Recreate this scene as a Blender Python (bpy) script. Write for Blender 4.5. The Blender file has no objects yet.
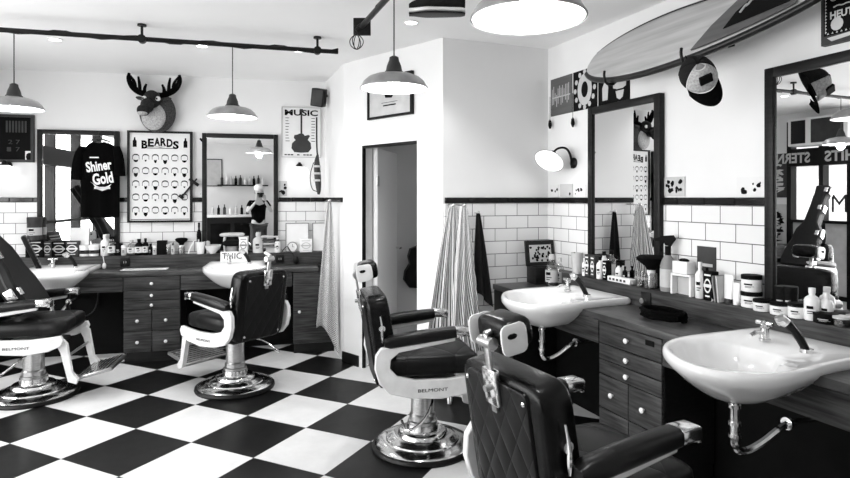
import bpy, bmesh, math, random
from mathutils import Vector, Matrix
random.seed(7)
C = bpy.context.scene.collection
PI = math.pi
def R(d): return math.radians(d)

# ---------------------------------------------------------------- camera, world, light, exposure
sc = bpy.context.scene
cd = bpy.data.cameras.new('camera'); cam = bpy.data.objects.new('camera', cd); C.objects.link(cam)
cam.location = (0, 0, 1.5); cam.rotation_euler = (PI/2, 0, 0)
cd.sensor_width = 36; cd.lens = 36*590/850; cd.shift_y = (197.5-239)/850; cd.clip_start = .03
sc.camera = cam
w = bpy.data.worlds.new('sky'); sc.world = w; w.use_nodes = True
w.node_tree.nodes['Background'].inputs[0].default_value = (1, 1, 1, 1)
w.node_tree.nodes['Background'].inputs[1].default_value = 2.2
vs = sc.view_settings; vs.view_transform = 'Standard'; vs.look = 'None'; vs.gamma = 1; vs.use_curve_mapping = False
vs.exposure = 0.5
sc.cycles.max_bounces = 10; sc.cycles.diffuse_bounces = 6; sc.cycles.glossy_bounces = 6
sc.cycles.sample_clamp_indirect = 8; sc.cycles.use_denoising = True
def area(name, loc, rot, sx, sy, power, portal=False):
    l = bpy.data.lights.new(name, 'AREA'); l.shape = 'RECTANGLE'; l.size = sx; l.size_y = sy; l.energy = power
    o = bpy.data.objects.new(name, l); o.location = loc; o.rotation_euler = rot; C.objects.link(o)
    return o

# ---------------------------------------------------------------- helpers
class Fr:                     # a wall's own frame: x along the wall, y into the wall, z up
    def __init__(s, ox, oy, th):
        s.o = Vector((ox, oy, 0)); s.th = R(th)
        s.e = Vector((math.cos(s.th), math.sin(s.th), 0)); s.n = Vector((-math.sin(s.th), math.cos(s.th), 0))
    def w(s, x, y, z=0): return s.o + s.e*x + s.n*y + Vector((0, 0, z))
    def at(s, px, py, off=0.):            # a pixel seen on the plane `off` in front of the wall -> local x, z
        d = Vector(((px-425)/590, 1, 0)); Y = (s.o.dot(s.n)-off)/d.dot(s.n); p = d*Y-s.o
        return p.dot(s.e), 1.5-(py-197.5)/590*Y, Y
RT = Fr(1.012, 4.854, -68); MD = Fr(1.012, 4.854, 22); BK = Fr(-1.06, 6.25, 12.7); DR = Fr(-.741, 5.38, -45.06)
LF = Fr(-4.718, 5.426, 105); RE = Fr(4, -1.8, 180); W0 = Fr(0, 0, 0)
CEIL = 2.72

def mat(name, g, rough=.5, metal=0, var=0., scale=8, stretch=(1, 1, 1), bump=0., spec=.5, emit=0., coat=0.):
    m = bpy.data.materials.new(name); m.use_nodes = True; nt = m.node_tree; b = nt.nodes['Principled BSDF']
    b.inputs['Roughness'].default_value = rough; b.inputs['Metallic'].default_value = metal
    b.inputs['Specular IOR Level'].default_value = spec; b.inputs['Coat Weight'].default_value = coat
    if emit: b.inputs['Emission Color'].default_value = (1, 1, 1, 1); b.inputs['Emission Strength'].default_value = emit
    tc = nt.nodes.new('ShaderNodeTexCoord'); mp = nt.nodes.new('ShaderNodeMapping'); mp.inputs['Scale'].default_value = stretch
    nz = nt.nodes.new('ShaderNodeTexNoise'); nz.inputs['Scale'].default_value = scale; nz.inputs['Detail'].default_value = 5
    cr = nt.nodes.new('ShaderNodeValToRGB'); lo, hi = g*(1-var), min(1, g*(1+var))
    cr.color_ramp.elements[0].position = .32; cr.color_ramp.elements[1].position = .68
    cr.color_ramp.elements[0].color = (lo, lo, lo, 1); cr.color_ramp.elements[1].color = (hi, hi, hi, 1)
    L = nt.links.new
    L(tc.outputs['Object'], mp.inputs[0]); L(mp.outputs[0], nz.inputs['Vector']); L(nz.outputs['Fac'], cr.inputs[0]); L(cr.outputs[0], b.inputs['Base Color'])
    if bump:
        bp = nt.nodes.new('ShaderNodeBump'); bp.inputs['Strength'].default_value = bump; bp.inputs['Distance'].default_value = .01
        L(nz.outputs['Fac'], bp.inputs['Height']); L(bp.outputs[0], b.inputs['Normal'])
    return m
def math_n(nt, op, a, b=None, c=None):
    n = nt.nodes.new('ShaderNodeMath'); n.operation = op
    for i, v in enumerate((a, b, c)):
        if v is None: continue
        if isinstance(v, (int, float)): n.inputs[i].default_value = v
        else: nt.links.new(v, n.inputs[i])
    return n.outputs[0]

M = {}
M['white_wall'] = mat('white_plaster', .77, .7, var=.015, scale=3)
M['ceiling'] = mat('ceiling_paint', .9, .8, var=.015, scale=2)
M['grey_wall'] = mat('grey_plaster', .45, .8, var=.04, scale=2)
M['wood'] = mat('dark_wood', .038, .45, var=.7, scale=4, stretch=(1, 6, 16), bump=.08, spec=.22)
M['wood_top'] = mat('worktop_wood', .045, .33, var=.6, scale=4, stretch=(1, 14, 6), bump=.05, spec=.35)
M['wood_dark'] = mat('black_stained_wood', .009, .4, var=.4, scale=6, stretch=(1, 6, 12), spec=.2)
M['black'] = mat('black_paint', .005, .4, spec=.2)
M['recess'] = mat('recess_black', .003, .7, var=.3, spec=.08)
M['leather'] = mat('black_leather', .0025, .27, var=.3, scale=60, bump=.06, spec=.2)
M['pad'] = mat('worn_leather_pad', .005, .3, var=.3, scale=30, bump=.05, spec=.25)
M['chrome'] = mat('chrome', .75, .14, 1, var=.1, scale=20)
M['steel'] = mat('brushed_steel', .5, .3, 1, var=.15, scale=30, stretch=(1, 1, 8))
M['enamel'] = mat('white_enamel', .72, .25, var=.08, scale=15, coat=.3)
M['porcelain'] = mat('porcelain', .82, .1, var=.01, coat=.5)
M['tile_black'] = mat('black_glazed_tile', .008, .15, var=.4, scale=6, spec=.3)
M['galv'] = mat('pendant_enamel', .30, .35, .3, var=.2, scale=12)
M['white_in'] = mat('white_enamel_inside', .9, .5)
M['bulb'] = mat('lit_bulb', 1, .5, emit=14)
M['spot'] = mat('lit_spot', 1, .5, emit=9)
M['globe'] = mat('lit_opal_glass', .9, .3, emit=1.6)
M['dark_metal'] = mat('dark_metal', .008, .4, .2, var=.3, spec=.25)
M['white'] = mat('white_plastic', .8, .35)
M['paper'] = mat('paper', .75, .7, var=.03, scale=10)
M['ink'] = mat('black_ink', .003, .7, spec=.1)
M['grey'] = mat('grey_plastic', .22, .5, var=.1)
M['dgrey'] = mat('dark_grey', .04, .5, var=.2, spec=.2)
M['lgrey'] = mat('light_grey', .5, .5, var=.1)
M['rubber'] = mat('black_rubber', .003, .45, spec=.25)
M['fur_dark'] = mat('dark_plush', .008, .95, var=.7, scale=90, bump=.6)
M['fur_brown'] = mat('grey_plush', .05, .95, var=.6, scale=90, bump=.6)
M['fur_white'] = mat('pale_plush', .42, .95, var=.3, scale=90, bump=.6)
M['cloth_black'] = mat('black_cotton', .002, .95, var=.2, scale=40, spec=.05)
M['cloth_dark'] = mat('dark_towelling', .015, .95, var=.3, scale=150, bump=.3, spec=.1)
M['board'] = mat('surfboard_deck', .44, .4, var=.18, scale=3, stretch=(.6, 1, 9), coat=.1)
M['board_rail'] = mat('surfboard_rail', .01, .35, spec=.3)
M['case'] = mat('guitar_case_shell', .004, .5, var=.3, scale=60, spec=.15); M['dark_deck'] = mat('dark_stained_deck', .09, .4, var=.2, scale=3, stretch=(.6, 1, 9))
M['skin'] = mat('skin', .45, .6)
M['hair'] = mat('hair', .05, .8, var=.4, scale=60)
M['asphalt'] = mat('street', .4, .9, var=.1)
M['facade'] = mat('street_facade', .6, .9, var=.25, scale=1)
M['bristle'] = mat('bristles', .003, .95, var=.4, scale=100, spec=.1)

# mirror, glass
m = bpy.data.materials.new('mirror_glass'); m.use_nodes = True; b = m.node_tree.nodes['Principled BSDF']
b.inputs['Base Color'].default_value = (.86, .86, .86, 1); b.inputs['Metallic'].default_value = 1; b.inputs['Roughness'].default_value = 0.0; M['mirror'] = m
def glassy(name, t, g=.9):
    m = bpy.data.materials.new(name); m.use_nodes = True; nt = m.node_tree; nt.nodes.clear()
    o = nt.nodes.new('ShaderNodeOutputMaterial'); mx = nt.nodes.new('ShaderNodeMixShader'); tr = nt.nodes.new('ShaderNodeBsdfTransparent'); gl = nt.nodes.new('ShaderNodeBsdfGlossy')
    gl.inputs['Roughness'].default_value = .05; mx.inputs[0].default_value = t; tr.inputs[0].default_value = (g, g, g, 1)
    nt.links.new(tr.outputs[0], mx.inputs[1]); nt.links.new(gl.outputs[0], mx.inputs[2]); nt.links.new(mx.outputs[0], o.inputs[0]); return m
M['pane'] = glassy('window_pane', .06, .97); M['jarglass'] = glassy('clear_glass', .16, .82)

def checker():
    m = bpy.data.materials.new('checker_tiles'); m.use_nodes = True; nt = m.node_tree; b = nt.nodes['Principled BSDF']; L = nt.links.new
    tc = nt.nodes.new('ShaderNodeTexCoord'); sp = nt.nodes.new('ShaderNodeSeparateXYZ'); L(tc.outputs['Object'], sp.inputs[0])
    s, th = .4916, R(25.72); x0, y0 = -2.547, 4.696
    dx = math_n(nt, 'SUBTRACT', sp.outputs[0], x0); dy = math_n(nt, 'SUBTRACT', sp.outputs[1], y0)
    u = math_n(nt, 'DIVIDE', math_n(nt, 'SUBTRACT', math_n(nt, 'MULTIPLY', dx, math.cos(th)), math_n(nt, 'MULTIPLY', dy, math.sin(th))), s)
    v = math_n(nt, 'DIVIDE', math_n(nt, 'ADD', math_n(nt, 'MULTIPLY', dx, math.sin(th)), math_n(nt, 'MULTIPLY', dy, math.cos(th))), s)
    par = math_n(nt, 'FLOORED_MODULO', math_n(nt, 'ADD', math_n(nt, 'FLOOR', u), math_n(nt, 'FLOOR', v)), 2)
    fu = math_n(nt, 'ABSOLUTE', math_n(nt, 'SUBTRACT', math_n(nt, 'FRACT', u), .5)); fv = math_n(nt, 'ABSOLUTE', math_n(nt, 'SUBTRACT', math_n(nt, 'FRACT', v), .5))
    joint = math_n(nt, 'GREATER_THAN', math_n(nt, 'MAXIMUM', fu, fv), .497)
    nz = nt.nodes.new('ShaderNodeTexNoise'); nz.inputs['Scale'].default_value = 5; nz.inputs['Detail'].default_value = 8; nz.inputs['Roughness'].default_value = .7; L(tc.outputs['Object'], nz.inputs['Vector'])
    wv = math_n(nt, 'MULTIPLY_ADD', nz.outputs['Fac'], .24, .50); kv = math_n(nt, 'MULTIPLY_ADD', nz.outputs['Fac'], .008, .0005)
    mx = nt.nodes.new('ShaderNodeMix'); mx.data_type = 'FLOAT'; L(par, mx.inputs[0]); L(kv, mx.inputs[2]); L(wv, mx.inputs[3])
    val = math_n(nt, 'MULTIPLY', mx.outputs[0], math_n(nt, 'SUBTRACT', 1, math_n(nt, 'MULTIPLY', joint, .6)))
    cb = nt.nodes.new('ShaderNodeCombineXYZ'); [L(val, cb.inputs[i]) for i in range(3)]; L(cb.outputs[0], b.inputs['Base Color'])
    L(math_n(nt, 'MULTIPLY_ADD', nz.outputs['Fac'], .25, .26), b.inputs['Roughness']); b.inputs['Specular IOR Level'].default_value = .22
    return m
M['checker'] = checker()
def brick():
    m = bpy.data.materials.new('white_metro_tiles'); m.use_nodes = True; nt = m.node_tree; b = nt.nodes['Principled BSDF']; L = nt.links.new
    tc = nt.nodes.new('ShaderNodeTexCoord'); sp = nt.nodes.new('ShaderNodeSeparateXYZ'); L(tc.outputs['Object'], sp.inputs[0])
    cb = nt.nodes.new('ShaderNodeCombineXYZ'); L(sp.outputs[0], cb.inputs[0]); L(math_n(nt, 'ADD', sp.outputs[2], .045), cb.inputs[1])
    br = nt.nodes.new('ShaderNodeTexBrick'); L(cb.outputs[0], br.inputs['Vector'])
    br.inputs['Scale'].default_value = 1; br.inputs['Brick Width'].default_value = .2; br.inputs['Row Height'].default_value = .1
    br.inputs['Mortar Size'].default_value = .0028; br.inputs['Mortar Smooth'].default_value = .2; br.offset = .5
    br.inputs['Color1'].default_value = (.78,)*3+(1,); br.inputs['Color2'].default_value = (.74,)*3+(1,); br.inputs['Mortar'].default_value = (.10,)*3+(1,)
    L(br.outputs[0], b.inputs['Base Color']); b.inputs['Roughness'].default_value = .18
    bp = nt.nodes.new('ShaderNodeBump'); bp.invert = True; bp.inputs['Strength'].default_value = .4; bp.inputs['Distance'].default_value = .003; L(br.outputs['Fac'], bp.inputs['Height']); L(bp.outputs[0], b.inputs['Normal'])
    return m
M['brick'] = brick()
def stripes(name, n, duty, lo, hi, diag=False, dots=False):
    m = bpy.data.materials.new(name); m.use_nodes = True; nt = m.node_tree; b = nt.nodes['Principled BSDF']; L = nt.links.new
    tc = nt.nodes.new('ShaderNodeTexCoord'); sp = nt.nodes.new('ShaderNodeSeparateXYZ'); L(tc.outputs['UV'], sp.inputs[0])
    u = math_n(nt, 'FRACT', math_n(nt, 'MULTIPLY', math_n(nt, 'ADD', sp.outputs[0], math_n(nt, 'MULTIPLY', sp.outputs[1], .35 if diag else 0)), n))
    k = math_n(nt, 'LESS_THAN', u, duty)
    if dots:
        v = math_n(nt, 'FRACT', math_n(nt, 'MULTIPLY', math_n(nt, 'SUBTRACT', sp.outputs[1], math_n(nt, 'MULTIPLY', sp.outputs[0], .4)), n*2.6)); k = math_n(nt, 'MAXIMUM', k, math_n(nt, 'LESS_THAN', v, duty))
    val = math_n(nt, 'MULTIPLY_ADD', k, lo-hi, hi); cb = nt.nodes.new('ShaderNodeCombineXYZ'); [L(val, cb.inputs[i]) for i in range(3)]; L(cb.outputs[0], b.inputs['Base Color'])
    b.inputs['Roughness'].default_value = .85; return m
M['cape'] = stripes('striped_cape_cloth', 24, .34, .01, .85); M['cape2'] = stripes('slanted_striped_cape_cloth', 22, .36, .01, .82, True)
M['towel'] = stripes('fine_checked_cloth', 26, .24, .03, .8, True, True)
def quilt(name, ax, g, k, st=.5):
    m = mat(name, g, .34, var=.2, scale=50, spec=.2); nt = m.node_tree; b = nt.nodes['Principled BSDF']; L = nt.links.new
    tc = nt.nodes.new('ShaderNodeTexCoord'); sp = nt.nodes.new('ShaderNodeSeparateXYZ'); L(tc.outputs['Object'], sp.inputs[0])
    a, c = sp.outputs[ax[0]], sp.outputs[ax[1]]
    s1 = math_n(nt, 'ABSOLUTE', math_n(nt, 'SINE', math_n(nt, 'MULTIPLY', math_n(nt, 'ADD', a, math_n(nt, 'MULTIPLY', c, .62)), k)))
    s2 = math_n(nt, 'ABSOLUTE', math_n(nt, 'SINE', math_n(nt, 'MULTIPLY', math_n(nt, 'SUBTRACT', a, math_n(nt, 'MULTIPLY', c, .62)), k)))
    h = math_n(nt, 'POWER', math_n(nt, 'MULTIPLY', s1, s2), .35)
    bp = nt.nodes.new('ShaderNodeBump'); bp.inputs['Strength'].default_value = st; bp.inputs['Distance'].default_value = .012; L(h, bp.inputs['Height']); L(bp.outputs[0], b.inputs['Normal']); return m
M['quilt_back'] = quilt('quilted_back_panel', (1, 2), .003, 34, .3); M['quilt_seat'] = quilt('quilted_seat_leather', (0, 1), .005, 11, .45)

_tm = {}
def text_data(s, extr, bold=.0):
    k = (s, extr, bold)
    if k not in _tm:
        cu = bpy.data.curves.new('lettering', 'FONT'); cu.body = s; cu.size = 1; cu.extrude = extr; cu.align_x = 'CENTER'; cu.resolution_u = 3; cu.offset = bold
        o = bpy.data.objects.new('lettering_source', cu); C.objects.link(o); bpy.context.view_layer.update()
        me = bpy.data.meshes.new_from_object(o.evaluated_get(bpy.context.evaluated_depsgraph_get())); bpy.data.objects.remove(o); bpy.data.curves.remove(cu)
        xs = [v.co.x for v in me.vertices]; ys = [v.co.y for v in me.vertices]; _tm[k] = (me, min(xs), max(xs), min(ys), max(ys))
    return _tm[k]

class MB:
    def __init__(s): s.b = bmesh.new(); s.uv = None
    def _x(s, vs, mx):
        if mx is not None: bmesh.ops.transform(s.b, matrix=mx, verts=vs)
        return s
    def box(s, x0, x1, y0, y1, z0, z1, bev=0., seg=2, mx=None):
        r = bmesh.ops.create_cube(s.b, size=1); vs = r['verts']
        for v in vs: v.co = Vector(((x0+x1)/2+v.co.x*(x1-x0), (y0+y1)/2+v.co.y*(y1-y0), (z0+z1)/2+v.co.z*(z1-z0)))
        if bev:
            es = list({e for v in vs for e in v.link_edges})
            r = bmesh.ops.bevel(s.b, geom=es, offset=bev, segments=seg, affect='EDGES', profile=.5); vs = list({v for f in r['faces'] for v in f.verts})
            if mx is not None: vs = list({v for f in s.b.faces if any(q in set(vs) for q in f.verts) for v in f.verts})
        return s._x(vs, mx)
    def cyl(s, p0, p1, r0, r1=None, seg=16):
        r1 = r0 if r1 is None else r1; p0, p1 = Vector(p0), Vector(p1); d = p1-p0
        q = d.to_track_quat('Z', 'Y').to_matrix().to_4x4(); q.translation = (p0+p1)/2
        bmesh.ops.create_cone(s.b, cap_ends=True, segments=seg, radius1=max(r0, 1e-4), radius2=max(r1, 1e-4), depth=d.length, matrix=q); return s
    def tube(s, pts, r, seg=8, smooth=2):
        P = [Vector(p) for p in pts]; rs = r if isinstance(r, (list, tuple)) else [r]*len(P)
        for _ in range(smooth if len(P) > 2 else 0):
            Q, q = [P[0]], [rs[0]]
            for i in range(len(P)-1):
                a, c = P[i], P[i+1]; ra, rc = rs[i], rs[i+1]
                Q += [a*.75+c*.25, a*.25+c*.75]; q += [ra*.75+rc*.25, ra*.25+rc*.75]
            Q.append(P[-1]); q.append(rs[-1]); P, rs = Q, q
        prev = None; up = Vector((0, 0, 1)); rings = []
        t0 = (P[1]-P[0]).normalized(); nrm = t0.cross(up); nrm = t0.cross(Vector((1, 0, 0))) if nrm.length < .01 else nrm; nrm.normalize()
        for i, p in enumerate(P):
            t = (P[min(i+1, len(P)-1)]-P[max(i-1, 0)]).normalized(); nrm = (nrm-t*nrm.dot(t)).normalized(); bi = t.cross(nrm)
            rings.append([s.b.verts.new(p+(nrm*math.cos(2*PI*k/seg)+bi*math.sin(2*PI*k/seg))*rs[i]) for k in range(seg)])
        s._loft(rings, True, True); return s
    def _loft(s, rings, c0=True, c1=True, closed=True):
        n = len(rings[0])
        for a, c in zip(rings, rings[1:]):
            for k in range(n if closed else n-1):
                s.b.faces.new((a[k], a[(k+1) % n], c[(k+1) % n], c[k]))
        if c0: s.b.faces.new(rings[0][::-1])
        if c1: s.b.faces.new(rings[-1])
    def loft(s, rings, c0=True, c1=True):
        s._loft([[s.b.verts.new(p) for p in r] for r in rings], c0, c1); return s
    def lathe(s, prof, c=(0, 0, 0), seg=32, mx=None, caps=True):
        rings = [[s.b.verts.new((c[0]+r*math.cos(2*PI*k/seg), c[1]+r*math.sin(2*PI*k/seg), c[2]+z)) for k in range(seg)] for r, z in [(max(a, .0004), z) for a, z in prof]]
        s._loft(rings, caps, caps); return s._x([v for r in rings for v in r], mx)
    def prism(s, poly, axis, a0, a1, mx=None, bev=0.):      # poly in the two other axes
        def P(u, v, a): return {'x': (a, u, v), 'y': (u, a, v), 'z': (u, v, a)}[axis]
        A = [s.b.verts.new(P(u, v, a0)) for u, v in poly]; B = [s.b.verts.new(P(u, v, a1)) for u, v in poly]
        s.b.faces.new(A[::-1]); s.b.faces.new(B)
        for k in range(len(A)): s.b.faces.new((A[k], A[(k+1) % len(A)], B[(k+1) % len(A)], B[k]))
        return s._x(A+B, mx)
    def sell(s, c, r, e1=1., e2=1., nu=24, nv=12, mx=None):   # superellipsoid: rounded boxes to balls
        def pw(x, e): return math.copysign(abs(x)**e, x)
        rings = []
        for j in range(1, nv):
            ph = -PI/2+PI*j/nv; cz, sz = pw(math.cos(ph), e1), pw(math.sin(ph), e1)
            rings.append([s.b.verts.new((c[0]+r[0]*cz*pw(math.cos(2*PI*i/nu), e2), c[1]+r[1]*cz*pw(math.sin(2*PI*i/nu), e2), c[2]+r[2]*sz)) for i in range(nu)])
        s._loft(rings, True, True); return s._x([v for q in rings for v in q], mx)
    def grid(s, fn, nu, nv):
        s.uv = s.uv or s.b.loops.layers.uv.new('UVMap'); V = [[s.b.verts.new(fn(i/nu, j/nv)) for i in range(nu+1)] for j in range(nv+1)]
        for j in range(nv):
            for i in range(nu):
                f = s.b.faces.new((V[j][i], V[j][i+1], V[j+1][i+1], V[j+1][i]))
                for l, (a, c) in zip(f.loops, ((i, j), (i+1, j), (i+1, j+1), (i, j+1))): l[s.uv].uv = (a/nu, c/nv)
        return s
    def text(s, t, cx, cz, width, height, y, mx=None, extr=.02, bold=.0):    # lettering on a wall-facing plane (reads from -y)
        me, x0, x1, y0, y1 = text_data(t, extr, bold); k = len(s.b.verts); s.b.from_mesh(me); s.b.verts.ensure_lookup_table(); vs = s.b.verts[k:]
        kx, kz = width/(x1-x0), height/(y1-y0)
        for v in vs: v.co = Vector((cx+(v.co.x-(x0+x1)/2)*kx, y-.0006-v.co.z*.02, cz+(v.co.y-(y0+y1)/2)*kz))
        return s._x(vs, mx)
    def mv(s, mx): bmesh.ops.transform(s.b, matrix=mx, verts=s.b.verts); return s
    def build(s, name, m, parent=None, F=None, loc=(0, 0, 0), rz=0., sharp=38, solid=0., tag_=None):
        bmesh.ops.recalc_face_normals(s.b, faces=s.b.faces) if not s.uv else None
        me = bpy.data.meshes.new(name); s.b.to_mesh(me); s.b.free()
        for p in me.polygons: p.use_smooth = True
        me.set_sharp_from_angle(angle=R(sharp)); me.materials.append(M[m] if isinstance(m, str) else m)
        o = bpy.data.objects.new(name, me); C.objects.link(o)
        if parent is not None: o.parent = parent; o.location = loc; o.rotation_euler[2] = rz
        else:
            F = F or W0; o.location = F.w(*loc); o.rotation_euler[2] = F.th+rz
        if solid: md = o.modifiers.new('thickness', 'SOLIDIFY'); md.thickness = solid; md.offset = 0
        if tag_: tag(o, *tag_)
        return o
def tag(o, label, cat, group=None):
    o['label'] = label; o['category'] = cat
    if group: o['group'] = group
    return o
def thing(name, label, cat, F=None, loc=(0, 0, 0), rz=0., group=None):
    F = F or W0; o = bpy.data.objects.new(name, None); C.objects.link(o); o.location = F.w(*loc); o.rotation_euler[2] = F.th+rz; o.empty_display_size = .05
    return tag(o, label, cat, group)
def struct(o): o['kind'] = 'structure'; return o
def dup(root, F, loc, rz, label, group=None, skip=()):
    def cp(o, par):
        c = o.copy(); C.objects.link(c)
        if par is not None: c.parent = par
        for ch in o.children:
            if ch.name.split('.')[0] not in skip: cp(ch, c)
        return c
    r = cp(root, None); r.location = F.w(*loc); r.rotation_euler[2] = F.th+rz; r['label'] = label
    if group: r['group'] = group
    return r

# ---------------------------------------------------------------- room shell
MB().box(-7, 6.5, -4, 9.5, -.1, 0).build('floor', 'checker')['kind'] = 'structure'
def wall(name, F, x0, x1, z0=0, z1=CEIL, m='white_wall', t=.12): return struct(MB().box(x0, x1, 0, t, z0, z1).build(name, m, F=F))
poly = [(-5, 5.7), (-4.6, 5.7), (-.3, 6.7), (1.2, 6.7), (3.2, 5.2), (4.4, -2), (-2.9, -2)]
poly = [(-4.95, 5.6), (-1.0, 6.45), (2.2, 7.0), (2.6, 4.3), (4.2, -2), (-2.6, -2)]
struct(MB().prism(poly, 'z', CEIL, CEIL+.1).build('ceiling', 'ceiling'))
wall('wall_back', BK, -3.8, 1.55)
sd = Vector((-1.06, 6.25)); s2 = Vector((-.741, 5.38)); dlt = s2-sd
SD = Fr(sd.x, sd.y, math.degrees(math.atan2(dlt.y, dlt.x)))
wall('wall_side_return', SD, 0, dlt.length)
dx0, _, _ = DR.at(362, 200); dx1, _, _ = DR.at(417, 200); dz1 = 1.955; DL = 1.243
bm = MB().box(-.0, dx0, 0, .12, 0, CEIL).prism([(dx1, 0), (DL, 0), (DL+.045, .12), (dx1, .12)], 'z', 0, CEIL).box(dx0, dx1, 0, .12, dz1, CEIL); struct(bm.build('wall_door', 'white_wall', F=DR))
MX0 = -.943
wall('wall_middle', MD, MX0, .1); wall('wall_right', RT, -2.15, 7.3)
# metro tiles and black trim band
def tiles(name, F, x0, x1, y=-.012):
    struct(MB().box(x0, x1, y, 0, .6, 1.455).build(name, 'brick', F=F))
def band(name, F, x0, x1):
    b = MB(); x = x0
    while x < x1-.001: b.box(x+.001, min(x+.2, x1)-.001, -.022, 0, 1.457, 1.5, .004, 1); x += .2
    struct(b.build(name, 'tile_black', F=F))
tiles('wall_back_tiling', BK, -3.75, 0); tiles('wall_middle_tiling', MD, MX0+.01, 0); tiles('wall_right_tiling', RT, 0, 7.2); tiles('wall_side_return_tiling', SD, .02, .3)
band('trim_1', BK, -3.75, 0); band('trim_2', MD, MX0+.01, -.02); band('trim_3', RT, 0, 7.2); band('trim_4', SD, .03, .9)
struct(MB().box(-.012, dx0-.04, -.015, 0, 0, .1, .004).build('baseboard_door_left', 'black', F=DR)); struct(MB().box(dx1+.03, DL, -.015, 0, 0, .1, .004).build('baseboard_door_right', 'black', F=DR))
struct(MB().box(-.93, -.55, -.015, 0, 0, .1, .004).build('baseboard_middle', 'black', F=MD))
# door, its lining and the passage behind
dr = bpy.data.objects.new('door_1', None); C.objects.link(dr); dr.location = DR.w(dx0+.03, .13); dr.rotation_euler[2] = DR.th+R(123); struct(dr)
MB().box(0, .68, -.02, .02, .01, 1.94, .003).build('door_leaf', 'white', dr)
hb = MB(); [hb.box(-.03, .035, -.028, -.02, z, z+.09, .002) for z in (.25, 1.6)]; hb.build('hinge', 'steel', dr)
MB().cyl((.64, -.02, 1), (.64, -.07, 1), .01).cyl((.64, -.07, 1), (.54, -.07, 1), .009).build('door_handle', 'chrome', dr)
struct(MB().box(dx0-.0, dx0+.016, .0, .03, 0, dz1).box(dx0, dx1, 0, .05, dz1-.022, dz1).build('trim_5', 'black', F=DR))

# shopfront on the left wall, seen in the mirrors
b = MB(); b.box(-.33, .02, 0, .12, 0, CEIL).box(-7.6, -.33, 0, .12, 2.58, CEIL).box(-7.6, -.33, 0, .12, 0, .12)
b.box(-7.6, -6.9, 0, .12, 0, CEIL); struct(b.build('wall_left', 'white_wall', F=LF))
struct(MB().box(-6.9, -.33, -.04, .12, 1.95, 2.2).build('wall_left_beam', 'black', F=LF))
fb = MB()
for x in (-.33, -.79, -1.16, -2.2, -3.0, -3.9, -4.8, -5.9, -6.9): fb.box(x-.03, x+.03, -.03, .1, 0, 2.6)
fb.box(-6.9, -.33, -.03, .1, 1.14, 1.18).box(-6.9, -.33, -.03, .1, .1, .16)
struct(fb.build('window_1', 'black', F=LF)); 
struct(MB().box(-6.9, -.33, .04, .05, 1.16, 1.96).box(-6.9, -.33, .04, .05, 2.2, 2.6).box(-6.9, -1.16, .04, .05, .16, 1.16).build('window_2', 'pane', F=LF))
struct(MB().box(-1.16, -.33, .02, .06, .16, 1.16).build('door_2', 'lgrey', F=LF))
t = thing('window_lettering', 'large grey letters on the shopfront glass', 'sign', LF, (-.96, .03, 1.3)); b = MB()
b.text('M', -.04, .12, .2, .24, 0).text('A', .30, .12, .17, .24, 0); b.build('letters', 'dgrey', t)
b = MB(); b.text('STERN', .2, 0, .5, .15, 0, bold=.03).text('HITS', -.45, 0, .4, .15, 0, bold=.03); o = b.build('beam_lettering', 'lgrey', F=LF, loc=(-.6, -.045, 2.07)); tag(o, 'pale lettering along the black beam over the shopfront', 'sign')
t = thing('air_conditioner', 'boxed white air conditioner above the shop door', 'air conditioner', LF, (-.85, -.3, 2.2))
MB().box(-.45, .35, 0, .3, .02, .4, .01).build('housing', 'white', t); MB().box(-.4, .02, -.01, 0, .05, .37).build('grille', 'dgrey', t); MB().box(.1, .3, -.008, 0, .05, .37).build('control_panel', 'black', t)
for i, (z0, z1) in enumerate(((1.5, 2.15), (.75, 1.4))):
    t = thing('poster', ['dark poster hung high beside the shop door, seen in the right mirror', 'pale patterned poster hung low beside the shop door'][i], 'poster', LF, (-.13, -.02, z0))
    MB().box(-.16, .14, 0, .018, 0, z1-z0).build('sheet', ['dgrey', 'lgrey'][i], t); b = MB()
    for k in range(14): b.prism([(random.uniform(-.12, .10)+math.cos(a)*.03*random.uniform(.4, 1.3), .1+random.random()*(z1-z0-.2)*0+(k/14)*(z1-z0-.2)+math.sin(a)*.03) for a in (0, 1.2, 2.5, 3.8, 5)], 'y', -.003, 0)
    b.build('printed_motif', ['lgrey', 'ink'][i], t)
struct(MB().box(-9, 3, .2, 12, -.12, -.02).build('ground_street', 'asphalt', F=LF))
b = MB(); b.box(-14, 6, 9, 9.5, 0, 6).build('building', 'facade', F=LF, tag_=('pale street building across the road, seen through the shop glass', 'building'))
area('daylight', LF.w(-4.0, .45, 1.5), (PI/2, 0, LF.th+0), 5.6, 2.1, 0)
bpy.data.objects.remove(bpy.data.objects['daylight'])
# rear wall with the reception counter
wall('wall_rear', RE, -1.2, 7.1)
LIGHTS = []
def arealight(name, loc, tgt, sx, sy, p):
    o = area(name, loc, (0, 0, 0), sx, sy, p); o.rotation_euler = (Vector(tgt)-Vector(loc)).to_track_quat('-Z', 'Y').to_euler(); return o
arealight('daylight_through_shopfront', LF.w(-4.0, .35, 1.4), LF.w(-4.0, -3, 1.2), 5.6, 2.2, 260)

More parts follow.
